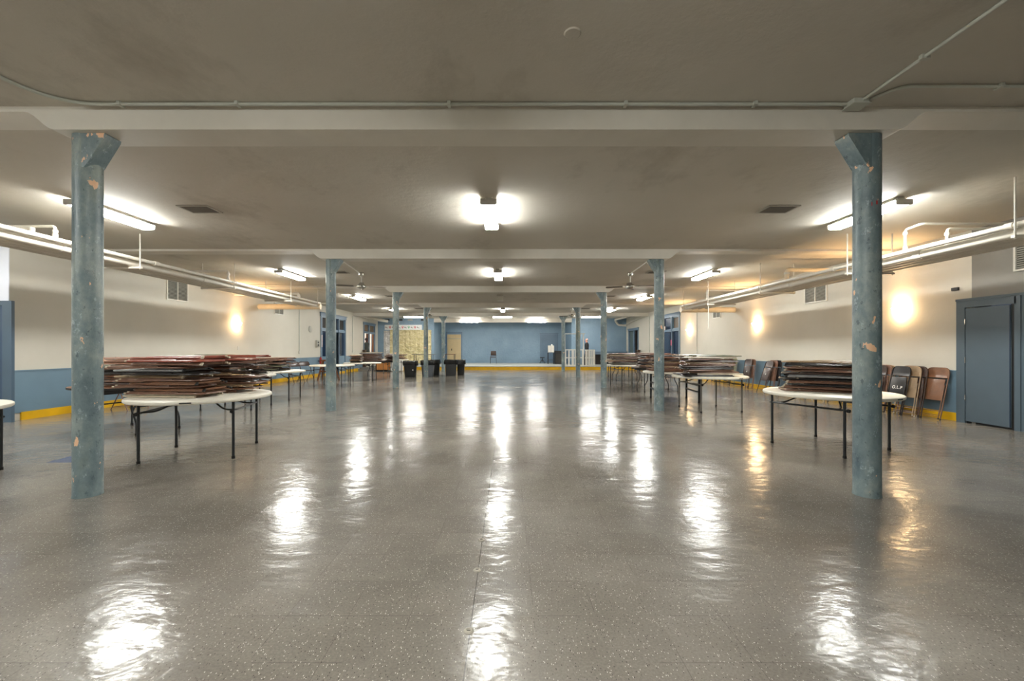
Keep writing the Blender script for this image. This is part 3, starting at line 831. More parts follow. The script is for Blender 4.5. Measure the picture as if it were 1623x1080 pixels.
# window/door groups
def window_group(side, span, n, brown):
    s = 1 if side == 'left' else -1
    x = XL if side == 'left' else XR
    t = sroot('window_%d' % n, (x, 0, 0))
    a, b_, ztop = span
    def B(mb, x0, x1, *r): return mb.box(min(s*x0, s*x1), max(s*x0, s*x1), *r)
    m1, m2 = a+(b_-a)*0.31, a+(b_-a)*0.69
    fr = MB()
    B(fr, -0.2, 0.05, a-0.02, a+0.09, 0, ztop-0.16); B(fr, -0.2, 0.05, b_-0.09, b_+0.02, 0, ztop-0.16)
    B(fr, -0.2, 0.05, m1-0.05, m1+0.05, 0, ztop-0.16); B(fr, -0.2, 0.05, m2-0.05, m2+0.05, 0, ztop-0.16)
    B(fr, -0.2, 0.06, a-0.06, b_+0.06, ztop-0.16, ztop); B(fr, -0.0, 0.09, a-0.1, b_+0.1, ztop, ztop+0.035)
    for p, q in ((a+0.09, m1-0.05), (m1+0.05, m2-0.05), (m2+0.05, b_-0.09)):
        B(fr, -0.15, 0.03, p, q, 2.18, 2.30)
    fr.build('window_frame', M['frame_blue'], t)
    for p, q in ((a+0.09, m1-0.05), (m2+0.05, b_-0.09)):
        pn = MB(); B(pn, -0.12, 0.01, p, q, 0.10, 0.94); pn.build('lower_panel', M['wainscot'], t)
        pn = MB(); B(pn, -0.07, -0.05, p, q, 0.94, 2.18); pn.build('window_pane', M['dark_blue'], t)
        sm = MB(); B(sm, -0.05, 0.0, p, p+0.04, 2.30, 2.89); B(sm, -0.05, 0.0, q-0.04, q, 2.30, 2.89); B(sm, -0.05, 0.0, p+0.04, q-0.04, 2.30, 2.34); B(sm, -0.05, 0.0, p+0.04, q-0.04, 2.85, 2.89)
        sm.build('transom_sash', M['wainscot'], t)
        gr = MB(); B(gr, -0.07, -0.055, p, q, 2.30, 2.89)
        for k in range(5): B(gr, -0.055, -0.048, p, q, 2.40+k*0.1, 2.41+k*0.1)
        gr.build('transom_grille', M['brown_grille'] if brown else M['vent_dark'], t)
    pn = MB(); B(pn, -0.07, -0.05, m1+0.05, m2-0.05, 2.30, 2.89); pn.build('transom_pane', M['dark_blue'], t)
    # door leaf, standing ajar into the room
    L = (m2-m1)-0.12
    ang = 0.45 if side == 'left' else 0.06
    lf = MB().box(-0.02, 0.02, -L, 0, 0.02, 2.15).box(-0.026, 0.026, -L+0.12, -0.12, 1.0, 2.0)
    o = lf.build('door_leaf', M['frame_blue'] if side == 'left' else M['dark_blue'], t)
    o.location = (s*0.0, m2-0.06, 0); o.rotation_euler = (0, 0, s*ang)
    MB().lathe([(0, 0), (0.025, 0.005), (0.03, 0.03), (0.015, 0.05), (0, 0.052)], 14, (s*0.022, -L+0.07, 1.0), Matrix.Rotation(s*PI/2, 4, 'Y')).build('door_knob', M['steel'], o)
    bs = MB(); B(bs, 0.0, 0.03, a, m1, 0.0, 0.10); B(bs, 0.0, 0.03, m2, b_, 0.0, 0.10); bs.build('base_strip', M['yellow'], t)
window_group('left', LW, 1, False)
window_group('right', RW, 2, True)
def doorway(side, span, n, transom):
    s = 1 if side == 'left' else -1
    x = XL if side == 'left' else XR
    t = sroot('door_%d' % n, (x, 0, 0))
    a, b_, ztop = span
    def B(mb, x0, x1, *r): return mb.box(min(s*x0, s*x1), max(s*x0, s*x1), *r)
    mid = (a+b_)/2-0.05
    fr = MB()
    B(fr, -0.2, 0.04, a, a+0.10, ZS, ztop-0.10); B(fr, -0.2, 0.04, b_-0.10, b_, ZS, ztop-0.10)
    B(fr, -0.06, 0.03, mid-0.08, mid+0.08, ZS, ztop-0.10)
    B(fr, -0.2, 0.05, a-0.05, b_+0.05, ztop-0.10, ztop+0.02)
    B(fr, -0.0, 0.08, a-0.08, b_+0.08, ztop+0.02, ztop+0.06)
    if transom:
        B(fr, -0.1, 0.03, a+0.10, mid-0.08, 2.30, 2.42); B(fr, -0.1, 0.03, mid+0.08, b_-0.10, 2.30, 2.42)
    fr.build('door_frame', M['frame_blue'], t)
    if transom:
        for p, q in ((a+0.1, mid-0.08), (mid+0.08, b_-0.1)):
            pn = MB(); B(pn, -0.07, -0.05, p, q, 2.42, ztop-0.10); pn.build('transom_pane', M['amber_pane'], t)
        ed = MB(); B(ed, -0.12, -0.03, mid-0.20, mid-0.085, ZS+0.01, 2.28); ed.build('door_edge', M['wood_brown'], t)
        ed = MB(); B(ed, -0.12, -0.03, b_-0.22, b_-0.105, ZS+0.01, 2.28); ed.build('door_edge', M['wood_brown'], t)
    else:
        pn = MB(); B(pn, -0.07, -0.05, mid+0.08, b_-0.1, ZS+0.01, ztop-0.1); pn.build('door_leaf', M['door_green'], t)
        pn = MB(); B(pn, -0.80, -0.05, a+0.12, a+0.16, ZS+0.01, ztop-0.1); pn.build('door_leaf', M['wood_dark'], t)
M['door_green'] = paint('grey_green_paint', srgb(84, 98, 98), 0.4, 0.08)
doorway('left', LD, 2, True)
doorway('right', RD, 3, False)
# papers on the right window group and the left frame
tag(MB().box(XR-0.075, XR-0.07, 21.35, 21.62, 2.28, 2.48).build('paper_notice', M['paper']), 'white and red paper notice on the right window transom', 'notice')
tag(MB().box(XR-0.056, XR-0.051, 20.56, 20.68, 1.48, 1.76).build('paper_notice', M['pink']), 'small pink paper notice on the right window post', 'notice')
tag(MB().box(XL+0.051, XL+0.056, 19.85, 19.93, 1.4, 1.98).build('paper_strip', M['paper']), 'narrow pale paper strip on the left window frame', 'notice')
# newel posts at the stage edge
for X, lab in ((XL+0.14, 'dark wooden post at the stage edge by the left wall'), (XR-0.14, 'dark wooden post at the stage edge by the right wall')):
    t = thing('wooden_post', lab, 'post', (X, YS-0.12, 0), 0, 'wooden posts at the stage edge')
    z0 = ZS-0.04 if X < 0 else 0
    MB().rbox(-0.085, 0.085, -0.085, 0.085, z0, 1.22, 0.008).build('post_body', M['wood_dark'], t)
    MB().rbox(-0.095, 0.095, -0.095, 0.095, 1.22, 1.25, 0.008).build('post_cap', M['wood_dark'], t)
# fire extinguisher on the left wall
t = thing('fire_extinguisher', 'red fire extinguisher on the left wall under the window frame', 'fire extinguisher', (XL+0.12, 19.6, 0.60))
t.scale = (0.75, 0.75, 0.75)
MB().lathe([(0, 0), (0.06, 0.0), (0.07, 0.02), (0.07, 0.33), (0.05, 0.39), (0.025, 0.42), (0, 0.42)], 20).build('cylinder', M['red'], t)
MB().box(-0.02, 0.02, -0.05, 0.03, 0.42, 0.46).tube([(0, 0.03, 0.44), (0, 0.09, 0.40), (0, 0.1, 0.2)], 0.01, 8).build('valve', M['black'], t)
MB().box(-0.16, -0.05, -0.03, 0.03, 0.15, 0.2).build('wall_bracket', M['black'], t)
# white ducts high in the far corners
t = thing('wall_duct', 'white pipe elbow high in the far left corner', 'pipe', (0, 0, 0), 0, 'white pipes in the far corners')
MB().tube(smooth_path([(-8.9, 24.6, 3.30), (-8.9, 26.6, 3.26), (-8.2, 27.0, 3.22)], 0.15), 0.06, 12).build('pipe', M['pipe'], t)
MB().tube([(-8.45, 26.9, 3.20), (-7.9, 27.2, 3.12)], 0.09, 12).build('pipe_end', M['white_metal'], t)
t = thing('wall_duct', 'white pipe elbow high in the far right corner', 'pipe', (0, 0, 0), 0, 'white pipes in the far corners')
MB().tube(smooth_path([(7.6, 26.2, 3.36), (7.3, 28.2, 3.30), (7.55, 28.35, 2.95), (8.1, 28.3, 2.9)], 0.15), 0.07, 12).build('pipe', M['pipe'], t)
MB().tube(smooth_path([(7.9, 28.4, 2.9), (8.12, 27.5, 3.05), (8.12, 24.5, 3.28)], 0.2), 0.025, 8).build('small_pipe', M['pipe'], t)
t = thing('smoke_detector', 'small white round detector on the ceiling left of third right column', 'detector', (4.6, 20.6, ZC))
MB().lathe([(0, -0.001), (0.09, -0.001), (0.1, -0.03), (0.07, -0.07), (0, -0.08)], 20).build('case', M['white_metal'], t)

# ------------------------------------------------------------------ stage dressing
t = thing('foil_curtain', 'gold foil curtain hanging on the blue wall left of the stage', 'curtain', (0, 0, 0))
def curtain(x0, x1, z0, z1, y, n, nz, amp, sd):
    rnd = random.Random(sd)
    ph = [rnd.uniform(0, 6.28) for _ in range(5)]
    mb = MB(); vs = []; fs = []
    for j in range(nz+1):
        for i in range(n+1):
            u = i/n; x = x0+(x1-x0)*u; z = z0+(z1-z0)*j/nz
            d = amp*(math.sin(x*21+ph[0])+0.6*math.sin(x*37+ph[1]+z*1.5)+0.5*math.sin(z*9+ph[2]+x*3)+0.4*math.sin(x*7+z*5+ph[3]))
            vs.append((x, y-0.04+d, z))
    for j in range(nz):
        for i in range(n):
            k = j*(n+1)+i
            fs.append((k, k+1, k+n+2, k+n+1))
    m = len(vs)
    vs += [(p[0], p[1]+0.004, p[2]) for p in vs]
    fs += [tuple(q+m for q in f[::-1]) for f in fs]
    mb.add(vs, fs)
    return mb
curtain(-8.16, -5.30, 0.30, 2.62, YP, 130, 30, 0.009, 1).build('gold_sheet', M['gold'], t)
curtain(-8.58, -8.17, 0.30, 2.56, YP, 26, 30, 0.010, 2).build('silver_sheet', M['silver'], t)
t = thing('banner', 'white paper banner with red and green pin marks above foil curtain', 'banner', (0, YP-0.02, 2.80))
MB().box(-8.52, -5.95, -0.004, 0.004, -0.17, 0.17).build('sheet', M['banner'], t)
def pin(mb, x):
    mb.tube([(x+0.055*math.cos(a), -0.007, 0.03+0.055*math.sin(a)) for a in [k*PI/8 for k in range(16)]], 0.016, 6, closed=True)
    mb.prism([(x-0.05, 0.0), (x+0.05, 0.0), (x, -0.11)], 1, -0.010, -0.005)
def scrib(mb, x):
    for dx, dz, w_, h_ in ((-0.08, 0.0, 0.02, 0.07), (-0.05, 0.02, 0.018, 0.10), (-0.02, -0.01, 0.02, 0.06), (0.02, -0.03, 0.04, 0.035), (0.07, -0.04, 0.03, 0.03)):
        mb.box(x+dx-w_/2, x+dx+w_/2, -0.008, -0.005, dz-h_/2-0.01, dz+h_/2-0.01)
r_, g_, d_ = MB(), MB(), MB()
for k, xx in enumerate((8.15, 7.28, 6.85, 6.42)):
    pass
for x in (-8.15, -7.72, -7.28, -6.42): pin(r_, x)
pin(g_, -6.85)
for x in (-8.38, -7.93, -7.5, -7.06, -6.63, -6.2): scrib(d_, x)
r_.build('red_mark', M['mark_red'], t); g_.build('green_mark', M['mark_green'], t); d_.build('lettering', M['mark_dark'], t)
for k, x in enumerate((-8.35, -7.45, -6.75, -5.85)):
    tag(MB().rbox(x-0.17, x+0.17, YP-0.05, YP-0.03, ZC-0.16, ZC-0.06, 0.004).build('wall_vent', M['vent_dark'] if k != 2 else M['vent']), 'small dark slot vent, %s from left, above the gold foil' % ('first', 'second', 'third', 'fourth')[k], 'vent', 'slot vents above the gold foil')
# table in front of the gold curtain
t = thing('folding_table', 'long dark table on stage in front of gold foil', 'table', (-5.5, 27.0, ZS))
MB().rbox(-0.72, 0.72, -0.35, 0.35, 0.70, 0.735, 0.006).build('tabletop', M['table_leg_grey'], t)
for x in (-0.55, 0.55):
    for y in (-0.28, 0.28):
        MB().tube([(x, y, 0), (x, y, 0.70)], 0.016, 8).build('leg', M['table_leg'], t)
MB().tube([(-0.55, -0.28, 0.3), (-0.55, 0.28, 0.3)], 0.012, 6).tube([(0.55, -0.28, 0.3), (0.55, 0.28, 0.3)], 0.012, 6).build('crossbar', M['table_leg'], t)
t = thing('low_table', 'small brown table on stage before the cream door', 'table', (-4.15, 29.6, ZS))
MB().rbox(-0.4, 0.4, -0.3, 0.3, 0.66, 0.70, 0.006).build('tabletop', M['wood_brown'], t)
for x in (-0.33, 0.33):
    for y in (-0.24, 0.24): MB().tube([(x, y, 0), (x, y, 0.66)], 0.018, 8).build('leg', M['table_leg'], t)
for x, w_, m_, lab in ((-6.05, 0.35, 'white_paint', 'white carton on stage floor left of table, by gold foil'), (-5.2, 0.3, 'white_paint', 'white carton with red side on stage behind the bins')):
    t = thing('carton', lab, 'box', (x, 26.2, ZS), 0, 'cartons on the stage')
    MB().rbox(-w_/2, w_/2, -0.15, 0.15, 0, 0.16, 0.005).build('box_body', M[m_], t)
    MB().box(-w_/4, w_/4, -0.155, -0.151, 0.03, 0.10).build('red_print', M['red'], t)
# doors of the stage back wall
t = sroot('door_4', (-4.12, YB, ZS))
MB().box(-0.62, -0.53, -0.04, 0, 0, 2.25).box(0.53, 0.62, -0.04, 0, 0, 2.25).box(-0.62, 0.62, -0.04, 0, 2.25, 2.38).build('door_frame', M['frame_blue'], t)
dl = MB().rbox(-0.52, 0.52, -0.035, -0.005, 0.02, 1.85, 0.004).rbox(-0.52, 0.52, -0.035, -0.005, 1.87, 2.18, 0.004).build('door_leaf', M['cream'], t)
MB().rbox(-0.22, -0.16, -0.05, -0.036, 0.95, 1.1, 0.004).build('door_lock', M['black'], dl)
t = sroot('door_5', (3.15, YB, ZS))
MB().box(-0.68, -0.60, -0.04, 0, 0, 2.2).box(0.60, 0.68, -0.04, 0, 0, 2.2).box(-0.72, 0.72, -0.05, 0, 2.2, 2.3).build('door_frame', M['frame_blue'], t)
MB().rbox(-0.59, 0.59, -0.025, -0.002, 0.02, 2.18, 0.003).build('door_leaf', M['frame_blue'], t)
# hanging foil strip on the left wing wall
tag(MB().tube([(-5.095, 30.9, 2.45), (-5.0, 30.9, 2.38), (-4.84, 30.8, 2.1), (-4.86, 30.8, 1.8), (-4.74, 30.7, 1.6), (-4.84, 30.8, 1.38)], [0.015, 0.03, 0.09, 0.07, 0.12, 0.03], 7).build('foil_streamer', M['silver']), 'crumpled silver foil streamer hanging beside the cream door', 'streamer')

# chair with padded seat at the stage middle
def stack_chair(loc, rz, lab):
    t = thing('stacking_chair', lab, 'chair', loc, rz)
    for s in (-1, 1):
        MB().tube(smooth_path([(s*0.22, -0.22, 0), (s*0.21, -0.20, 0.45), (s*0.21, 0.20, 0.46)], 0.05), 0.012, 8).build('leg', M['table_leg'], t)
        MB().tube([(s*0.22, 0.26, 0), (s*0.20, 0.2, 0.46), (s*0.19, 0.26, 0.88)], 0.012, 8).build('leg', M['table_leg'], t)
    MB().rbox(-0.21, 0.21, -0.22, 0.2, 0.45, 0.50, 0.018, None, 2).build('seat', M['ch_dark'], t)
    MB().rbox(-0.19, 0.19, 0.23, 0.27, 0.58, 0.92, 0.018, None, 2).build('backrest', M['ch_dark'], t)
stack_chair((-1.08, 30.6, ZS), 0.0, 'lone dark chair standing on the stage against the blue wall')
# stool, cart with pale box, black cabinet
t = thing('stool', 'low black stool with splayed legs on the stage', 'stool', (2.55, 30.6, ZS))
MB().lathe([(0, 0.40), (0.17, 0.40), (0.18, 0.43), (0.17, 0.46), (0, 0.465)], 20).build('seat', M['black'], t)
MB().tube([(0, 0, 0.12), (0, 0, 0.40)], 0.02, 8).build('post', M['black'], t)
for k in range(4):
    a = k*PI/2+0.5
    MB().tube([(0.02*math.cos(a), 0.02*math.sin(a), 0.3), (0.26*math.cos(a), 0.26*math.sin(a), 0.012)], 0.012, 8).build('leg', M['black'], t)
t = thing('metal_stand', 'black open stand under pale cabinet on stage', 'stand', (3.05, 29.6, ZS))
for x in (-0.18, 0.22):
    for y in (-0.18, 0.18): MB().box(x-0.015, x+0.015, y-0.015, y+0.015, 0, 0.80).build('leg', M['black'], t)
MB().box(-0.2, 0.24, -0.2, 0.2, 0.80, 0.82).box(-0.2, 0.24, -0.2, 0.2, 0.28, 0.30).build('shelf', M['black'], t)
t = thing('cabinet_box', 'pale two-door cabinet standing on the black stand', 'cabinet', (3.08, 29.6, ZS+0.82))
MB().rbox(-0.21, 0.21, -0.16, 0.18, 0, 0.50, 0.006).build('body', M['vent'], t)
MB().rbox(-0.205, -0.01, -0.18, -0.161, 0.01, 0.49, 0.004).build('door', M['fixture'], t)
MB().rbox(0.01, 0.205, -0.18, -0.161, 0.01, 0.49, 0.004).build('door', M['fixture'], t)
tag(MB().lathe([(0, 0), (0.045, 0), (0.045, 0.06), (0.02, 0.08), (0, 0.08)], 14, (3.14, 29.6, ZS+1.32)).build('small_jar', M['white_paint']), 'small white jar on top of the pale cabinet', 'jar')
t = thing('amplifier_cabinet', 'black cabinet on the stage behind the right edge column', 'cabinet', (3.62, 29.8, ZS))
MB().rbox(-0.26, 0.34, -0.25, 0.25, 0, 0.94, 0.012).build('case', M['black'], t)
MB().box(-0.22, 0.30, -0.256, -0.251, 0.05, 0.70).build('grille', M['vent_dark'], t)
MB().box(-0.22, 0.30, -0.258, -0.251, 0.74, 0.90).build('control_panel', M['table_edge'], t)

# pallets and post frame at the stage front
def pallet(loc, rz, W, H, nsl, lab):
    t = thing('pallet', lab, 'pallet', loc, rz, 'white wooden pallets on the stage')
    for z in (0.03, H/2, H-0.03):
        MB().box(0, W, 0.0, 0.03, z-0.03, z+0.03).build('crosspiece', M['white_paint'], t)
        MB().box(0, W, 0.095, 0.12, z-0.03, z+0.03).build('crosspiece', M['white_paint'], t)
    for k in range(nsl):
        x = (W-0.09)*k/(nsl-1)
        MB().box(x, x+0.09, -0.02, -0.0005, 0, H).build('board', M['white_paint'], t)
    for x in (0.0, W/2-0.02, W-0.04):
        MB().box(x, x+0.04, 0.031, 0.094, 0, H).build('stringer', M['white_paint'], t)
pallet((3.55, 25.80, ZS), 0.0, 1.16, 1.05, 6, 'white upright pallet at the stage front, left of the pair')
pallet((4.93, 25.90, ZS), 0.80, 0.95, 1.03, 6, 'white upright pallet turned away at the stage front, right of the pair')
t = thing('post_frame', 'white timber goalpost frame standing behind the pallets', 'frame', (3.56, 26.06, ZS))
MB().box(0, 0.06, -0.03, 0.03, 0, 2.0).build('upright', M['white_paint'], t)
MB().box(1.17, 1.23, -0.03, 0.03, 0, 2.0).build('upright', M['white_paint'], t)
MB().box(-0.06, 1.31, -0.03, 0.03, 2.0, 2.06).build('lintel', M['white_paint'], t)
# blue counter with dark opening against the right stage wall
t = thing('serving_counter', 'blue counter with dark open front right of the pallets', 'counter', (5.8, YP, ZS))
MB().rbox(-0.02, 2.36, -0.42, -0.001, 0.86, 0.90, 0.006).build('top', M['frame_blue'], t)
MB().box(0, 0.04, -0.38, -0.002, 0, 0.86).box(2.31, 2.35, -0.38, -0.002, 0, 0.86).box(0.04, 2.31, -0.38, -0.34, 0.70, 0.86).build('panel', M['frame_blue'], t)
MB().box(0.04, 2.31, -0.05, -0.002, 0, 0.70).build('inner_panel', M['black'], t)  # black sheet paints the shade inside the open counter

# wooden cabinet and white cabinet before the stage at left
t = thing('wooden_cabinet', 'orange wood cabinet on dark base in front of the stage', 'cabinet', (-7.35, 24.35, 0))
MB().rbox(-0.36, 0.46, -0.28, 0.28, 0.07, 0.72, 0.006).build('body', M['wood_orange'], t)
MB().box(-0.34, 0.44, -0.26, 0.26, 0, 0.07).build('plinth', M['black'], t)
MB().rbox(-0.34, 0.05, -0.30, -0.281, 0.09, 0.70, 0.004).build('door', M['wood_orange'], t)
MB().rbox(0.055, 0.44, -0.30, -0.281, 0.09, 0.70, 0.004).build('door', M['wood_orange'], t)
t = thing('white_cabinet', 'white low cabinet between wooden cabinet and the black bin', 'cabinet', (-6.52, 24.35, 0))
MB().rbox(-0.33, 0.30, -0.26, 0.26, 0.02, 0.76, 0.008).build('body', M['white_paint'], t)
MB().rbox(-0.31, 0.28, -0.28, -0.261, 0.04, 0.74, 0.004).build('door', M['white_paint'], t)

# wooden A-frame behind the empty table
t = thing('wooden_trestle', 'brown wooden A-frame trestle behind the second left column', 'trestle', (-7.5, 17.2, 0))
for s in (-1, 1):
    MB().tube([(s*0.36, -0.12, 0), (s*0.20, -0.03, 0.82)], 0.04, 4).build('leg', M['wood_brown'], t)
    MB().tube([(s*0.36, 0.30, 0), (s*0.20, 0.03, 0.82)], 0.035, 4).build('leg', M['wood_brown'], t)
MB().box(-0.30, 0.30, -0.06, 0.06, 0.80, 0.86).build('top_rail', M['wood_brown'], t)
MB().box(-0.28, 0.28, -0.10, -0.07, 0.35, 0.41).build('crosspiece', M['wood_brown'], t)

# bins
def bin_(X, Y, W, D, H, mat, rz, lab):
    t = thing('trash_bin', lab, 'bin', (X, Y, 0), rz, 'lined trash bins in front of the stage')
    def ring(w_, d_, z, r=0.05, n=4):
        out = []
        for cx, cy, a0 in ((1, 1, 0), (-1, 1, PI/2), (-1, -1, PI), (1, -1, 1.5*PI)):
            for k in range(n+1):
                a = a0+PI/2*k/n
                out.append((cx*(w_/2-r)+r*math.cos(a), cy*(d_/2-r)+r*math.sin(a), z))
        return out
    def loft(rings, cap0=True, cap1=True):
        mb = MB(); n = len(rings[0]); vs = [p for r in rings for p in r]; fs = []
        for i in range(len(rings)-1):
            for k in range(n): fs.append((i*n+k, i*n+(k+1) % n, (i+1)*n+(k+1) % n, (i+1)*n+k))
        if cap0: fs.append(tuple(range(n))[::-1])
        if cap1: fs.append(tuple((len(rings)-1)*n+k for k in range(n)))
        return mb.add(vs, fs)
    loft([ring(W*0.84, D*0.84, 0.0), ring(W*0.86, D*0.86, 0.02), ring(W, D, H-0.04), ring(W+0.02, D+0.02, H-0.04), ring(W+0.02, D+0.02, H), ring(W-0.02, D-0.02, H), ring(W-0.06, D-0.06, H-0.25)], True, True).build('body', M[mat], t)
    rnd = random.Random(int(X*100))
    def wob(r, a): return [(x*(1+rnd.uniform(-a, a)), y*(1+rnd.uniform(-a, a)), z+rnd.uniform(-a, a)*0.5) for x, y, z in r]
    bg = loft([wob(ring(W+0.07, D+0.07, H-0.20, 0.06), 0.05), wob(ring(W+0.08, D+0.08, H-0.10, 0.06), 0.05), wob(ring(W+0.06, D+0.06, H+0.015, 0.06), 0.03),
               wob(ring(W-0.02, D-0.02, H+0.02, 0.05), 0.03), wob(ring(W-0.08, D-0.08, H-0.12, 0.04), 0.05), wob(ring(W-0.1, D-0.1, H-0.24, 0.04), 0.05)], False, True)
    bg.build('bin_liner', M['bag'], t)
    MB().box(-0.02+W*0.3, 0.02+W*0.3, -D*0.47-0.03, -D*0.45, H*0.42, H*0.5).build('tag', M['fixture'], t) if lab.startswith('black bin standing alone') else None
bin_(-4.55, 19.3, 0.54, 0.46, 0.73, 'bin_black', 0.0, 'black bin standing alone with black liner, left of the fourth column')
bin_(-3.86, 19.95, 0.60, 0.42, 0.74, 'bin_grey', 0.05, 'light grey bin with black liner just behind the fourth left column')
bin_(-3.62, 20.62, 0.44, 0.44, 0.75, 'bin_black', 0.1, 'black bin behind the light grey bin')
bin_(-2.78, 20.2, 0.54, 0.45, 0.76, 'bin_charcoal', 0.0, 'dark grey bin right of the stage-edge column with sagging liner')
bin_(-2.36, 20.78, 0.38, 0.45, 0.74, 'bin_black', 0.05, 'black bin farthest right, beside the dark grey bin')

# ------------------------------------------------------------------ round folding tables
def leg_mb(kind, x, y, H, out):
    if kind == 'straight':
        return MB().tube([(x, y, 0.0), (x, y, H)], 0.016, 10)
    if kind == 'bent':
        o = 0.09*out
        return MB().tube(smooth_path([(x+o, y, 0.0), (x+o, y, 0.20), (x, y, 0.36), (x, y, H)], 0.05, 4), 0.0135, 8)
    return MB().box(x-0.022, x+0.022, y-0.022, y+0.022, 0, H)
def round_table(loc, rz, top, kind, sx, sy, lab, legmat='table_leg', R=0.76):
    t = thing('round_table', lab, 'table', (loc[0], loc[1], 0), rz, 'round folding tables')
    H = 0.74
    th = 0.045 if top == 'white' else 0.028
    zt = H-th
    if top == 'white':
        prof = [(0, zt+0.012), (R-0.06, zt+0.012), (R-0.05, zt), (R-0.012, zt), (R-0.002, zt+0.010), (R, zt+0.024), (R-0.003, H-0.008), (R-0.014, H), (0, H)]
        MB().lathe(prof, 72).build('tabletop', M['table_white'], t)
        a = -1.15
        MB().box(-0.055, 0.055, -0.0012, 0.0012, -0.007, 0.007, Matrix.Rotation(a+PI/2-rz, 4, 'Z') @ Matrix.Translation((0, -0.0, 0)) @ Matrix.Translation((0, -R-0.0005, zt+0.022))).build('edge_label', M['table_edge'], t)
        zu = zt+0.012
    else:
        MB().lathe([(0, zt), (R-0.006, zt), (R-0.006, H), (0, H)], 64).build('tabletop', M['table_brown'], t)
        MB().lathe([(R-0.006, zt-0.002), (R, zt), (R+0.001, H-0.001), (R-0.006, H+0.001)], 64).build('edge_band', M['table_edge'], t)
        MB().lathe([(R-0.10, zt-0.055), (R-0.085, zt-0.055), (R-0.085, zt-0.0005), (R-0.10, zt-0.0005)], 56).build('apron', M['table_edge'], t)
        zu = zt-0.0005
    mt = M[legmat]
    Hl = zu-0.002
    for ex in (-1, 1):
        for ey in (-1, 1):
            o = leg_mb(kind, ex*sx, ey*sy, Hl, ex).build('leg', mt, t)
            MB().tube([(ex*sx+(0.09*ex if kind == 'bent' else 0), ey*sy, 0.0), (ex*sx+(0.09*ex if kind == 'bent' else 0), ey*sy, 0.03)], 0.02 if kind != 'h' else 0.03, 10).build('rubber_foot', M['rubber'], o)
        fb = MB()
        if kind == 'h':
            fb.box(ex*sx-0.016, ex*sx+0.016, -sy+0.023, sy-0.023, 0.24, 0.28).box(ex*sx-0.016, ex*sx+0.016, -sy+0.023, sy-0.023, 0.40, 0.44)
        else:
            fb.tube([(ex*sx, -sy-0.03, Hl-0.13), (ex*sx, sy+0.03, Hl-0.13)], 0.013, 8)
            if kind == 'bent': fb.tube([(ex*sx, -sy, 0.42), (ex*sx, sy, 0.42)], 0.010, 8)
        fb.tube([(ex*sx, -sy-0.02, Hl-0.012), (ex*sx, sy+0.02, Hl-0.012)], 0.011, 8)
        fb.build('crossbar', mt, t)
        for ey in (-1, 1):
            y = ey*sy*0.82 if kind != 'h' else ey*sy*0.5
            br = MB().tube(smooth_path([(ex*(sx-0.005), y, Hl-0.13), (ex*(sx-0.13), y*0.95, Hl-0.125), (ex*(sx-0.30), y*0.6, Hl-0.02), (ex*0.08, y*0.5, Hl-0.012)], 0.10, 4), 0.010, 8)
            br.build('brace', mt, t)
        if kind != 'h':
            MB().tube([(ex*sx, -sy-0.055, Hl-0.135), (ex*sx, -sy-0.03, Hl-0.13)], 0.021, 10).build('lock_knob', M['rubber'], t)
    return t
TB = {}
TL = [
 ('L0', (-5.94, 3.99), 0.17, 'white', 'straight', 0.50, 0.43, 'white round table cut off by the left edge of the photo', 'table_leg'),
 ('L1', (-3.87, 5.25), 0.25, 'white', 'straight', 0.48, 0.41, 'white round table right of nearest left column, stacked with chairs', 'table_leg'),
 ('L2', (-6.08, 6.72), -0.25, 'brown', 'bent', 0.44, 0.32, 'brown round table with bent legs behind the nearest left column', 'table_leg'),
 ('L3', (-6.05, 9.25), 0.06, 'white', 'straight', 0.52, 0.42, 'white round table between the brown one and the next, left side', 'table_leg'),
 ('L4', (-6.2, 10.95), 0.15, 'white', 'straight', 0.52, 0.42, 'white round table holding the pile before the open brown chairs', 'table_leg'),
 ('L5', (-6.3, 14.85), 0.0, 'white', 'straight', 0.48, 0.40, 'empty white round table behind the second left column', 'table_leg'),
 ('L6', (-6.1, 17.35), 0.1, 'white', 'straight', 0.48, 0.36, 'white round table just past the empty one on the left', 'table_leg'),
 ('L7', (-6.15, 20.0), 0.0, 'brown', 'bent', 0.44, 0.32, 'brown round table before the orange wood cabinet', 'table_leg'),
 ('L8', (-6.2, 22.6), 0.0, 'white', 'straight', 0.48, 0.40, 'white round table farthest back on the left', 'table_leg_grey'),
 ('R1', (4.33, 5.58), 0.42, 'white', 'straight', 0.50, 0.44, 'white round table at the nearest right column', 'table_leg'),
 ('R2', (4.38, 9.0), 0.08, 'white', 'straight', 0.44, 0.46, 'white round table with grey legs right of the second right column', 'table_leg_grey'),
 ('R3', (4.26, 10.62), -0.12, 'white', 'h', 0.46, 0.50, 'white round table with heavy black H-shaped legs', 'table_leg'),
 ('R4', (4.65, 12.9), 0.05, 'brown', 'bent', 0.42, 0.32, 'brown round table behind the second right column', 'table_leg'),
 ('R5', (4.36, 15.1), 0.3, 'white', 'straight', 0.46, 0.38, 'white round table right of the third right column', 'table_leg'),
 ('R6', (5.0, 17.4), 0.0, 'brown', 'bent', 0.44, 0.32, 'brown bent-leg round table second farthest on the right', 'table_leg'),
 ('R7', (5.25, 20.0), 0.0, 'white', 'straight', 0.48, 0.40, 'white round table farthest back on the right', 'table_leg'),
]
for k, loc, rz, top, kind, sx, sy, lab, lm in TL:
    TB[k] = round_table(loc, rz, top, kind, sx, sy, lab, lm)

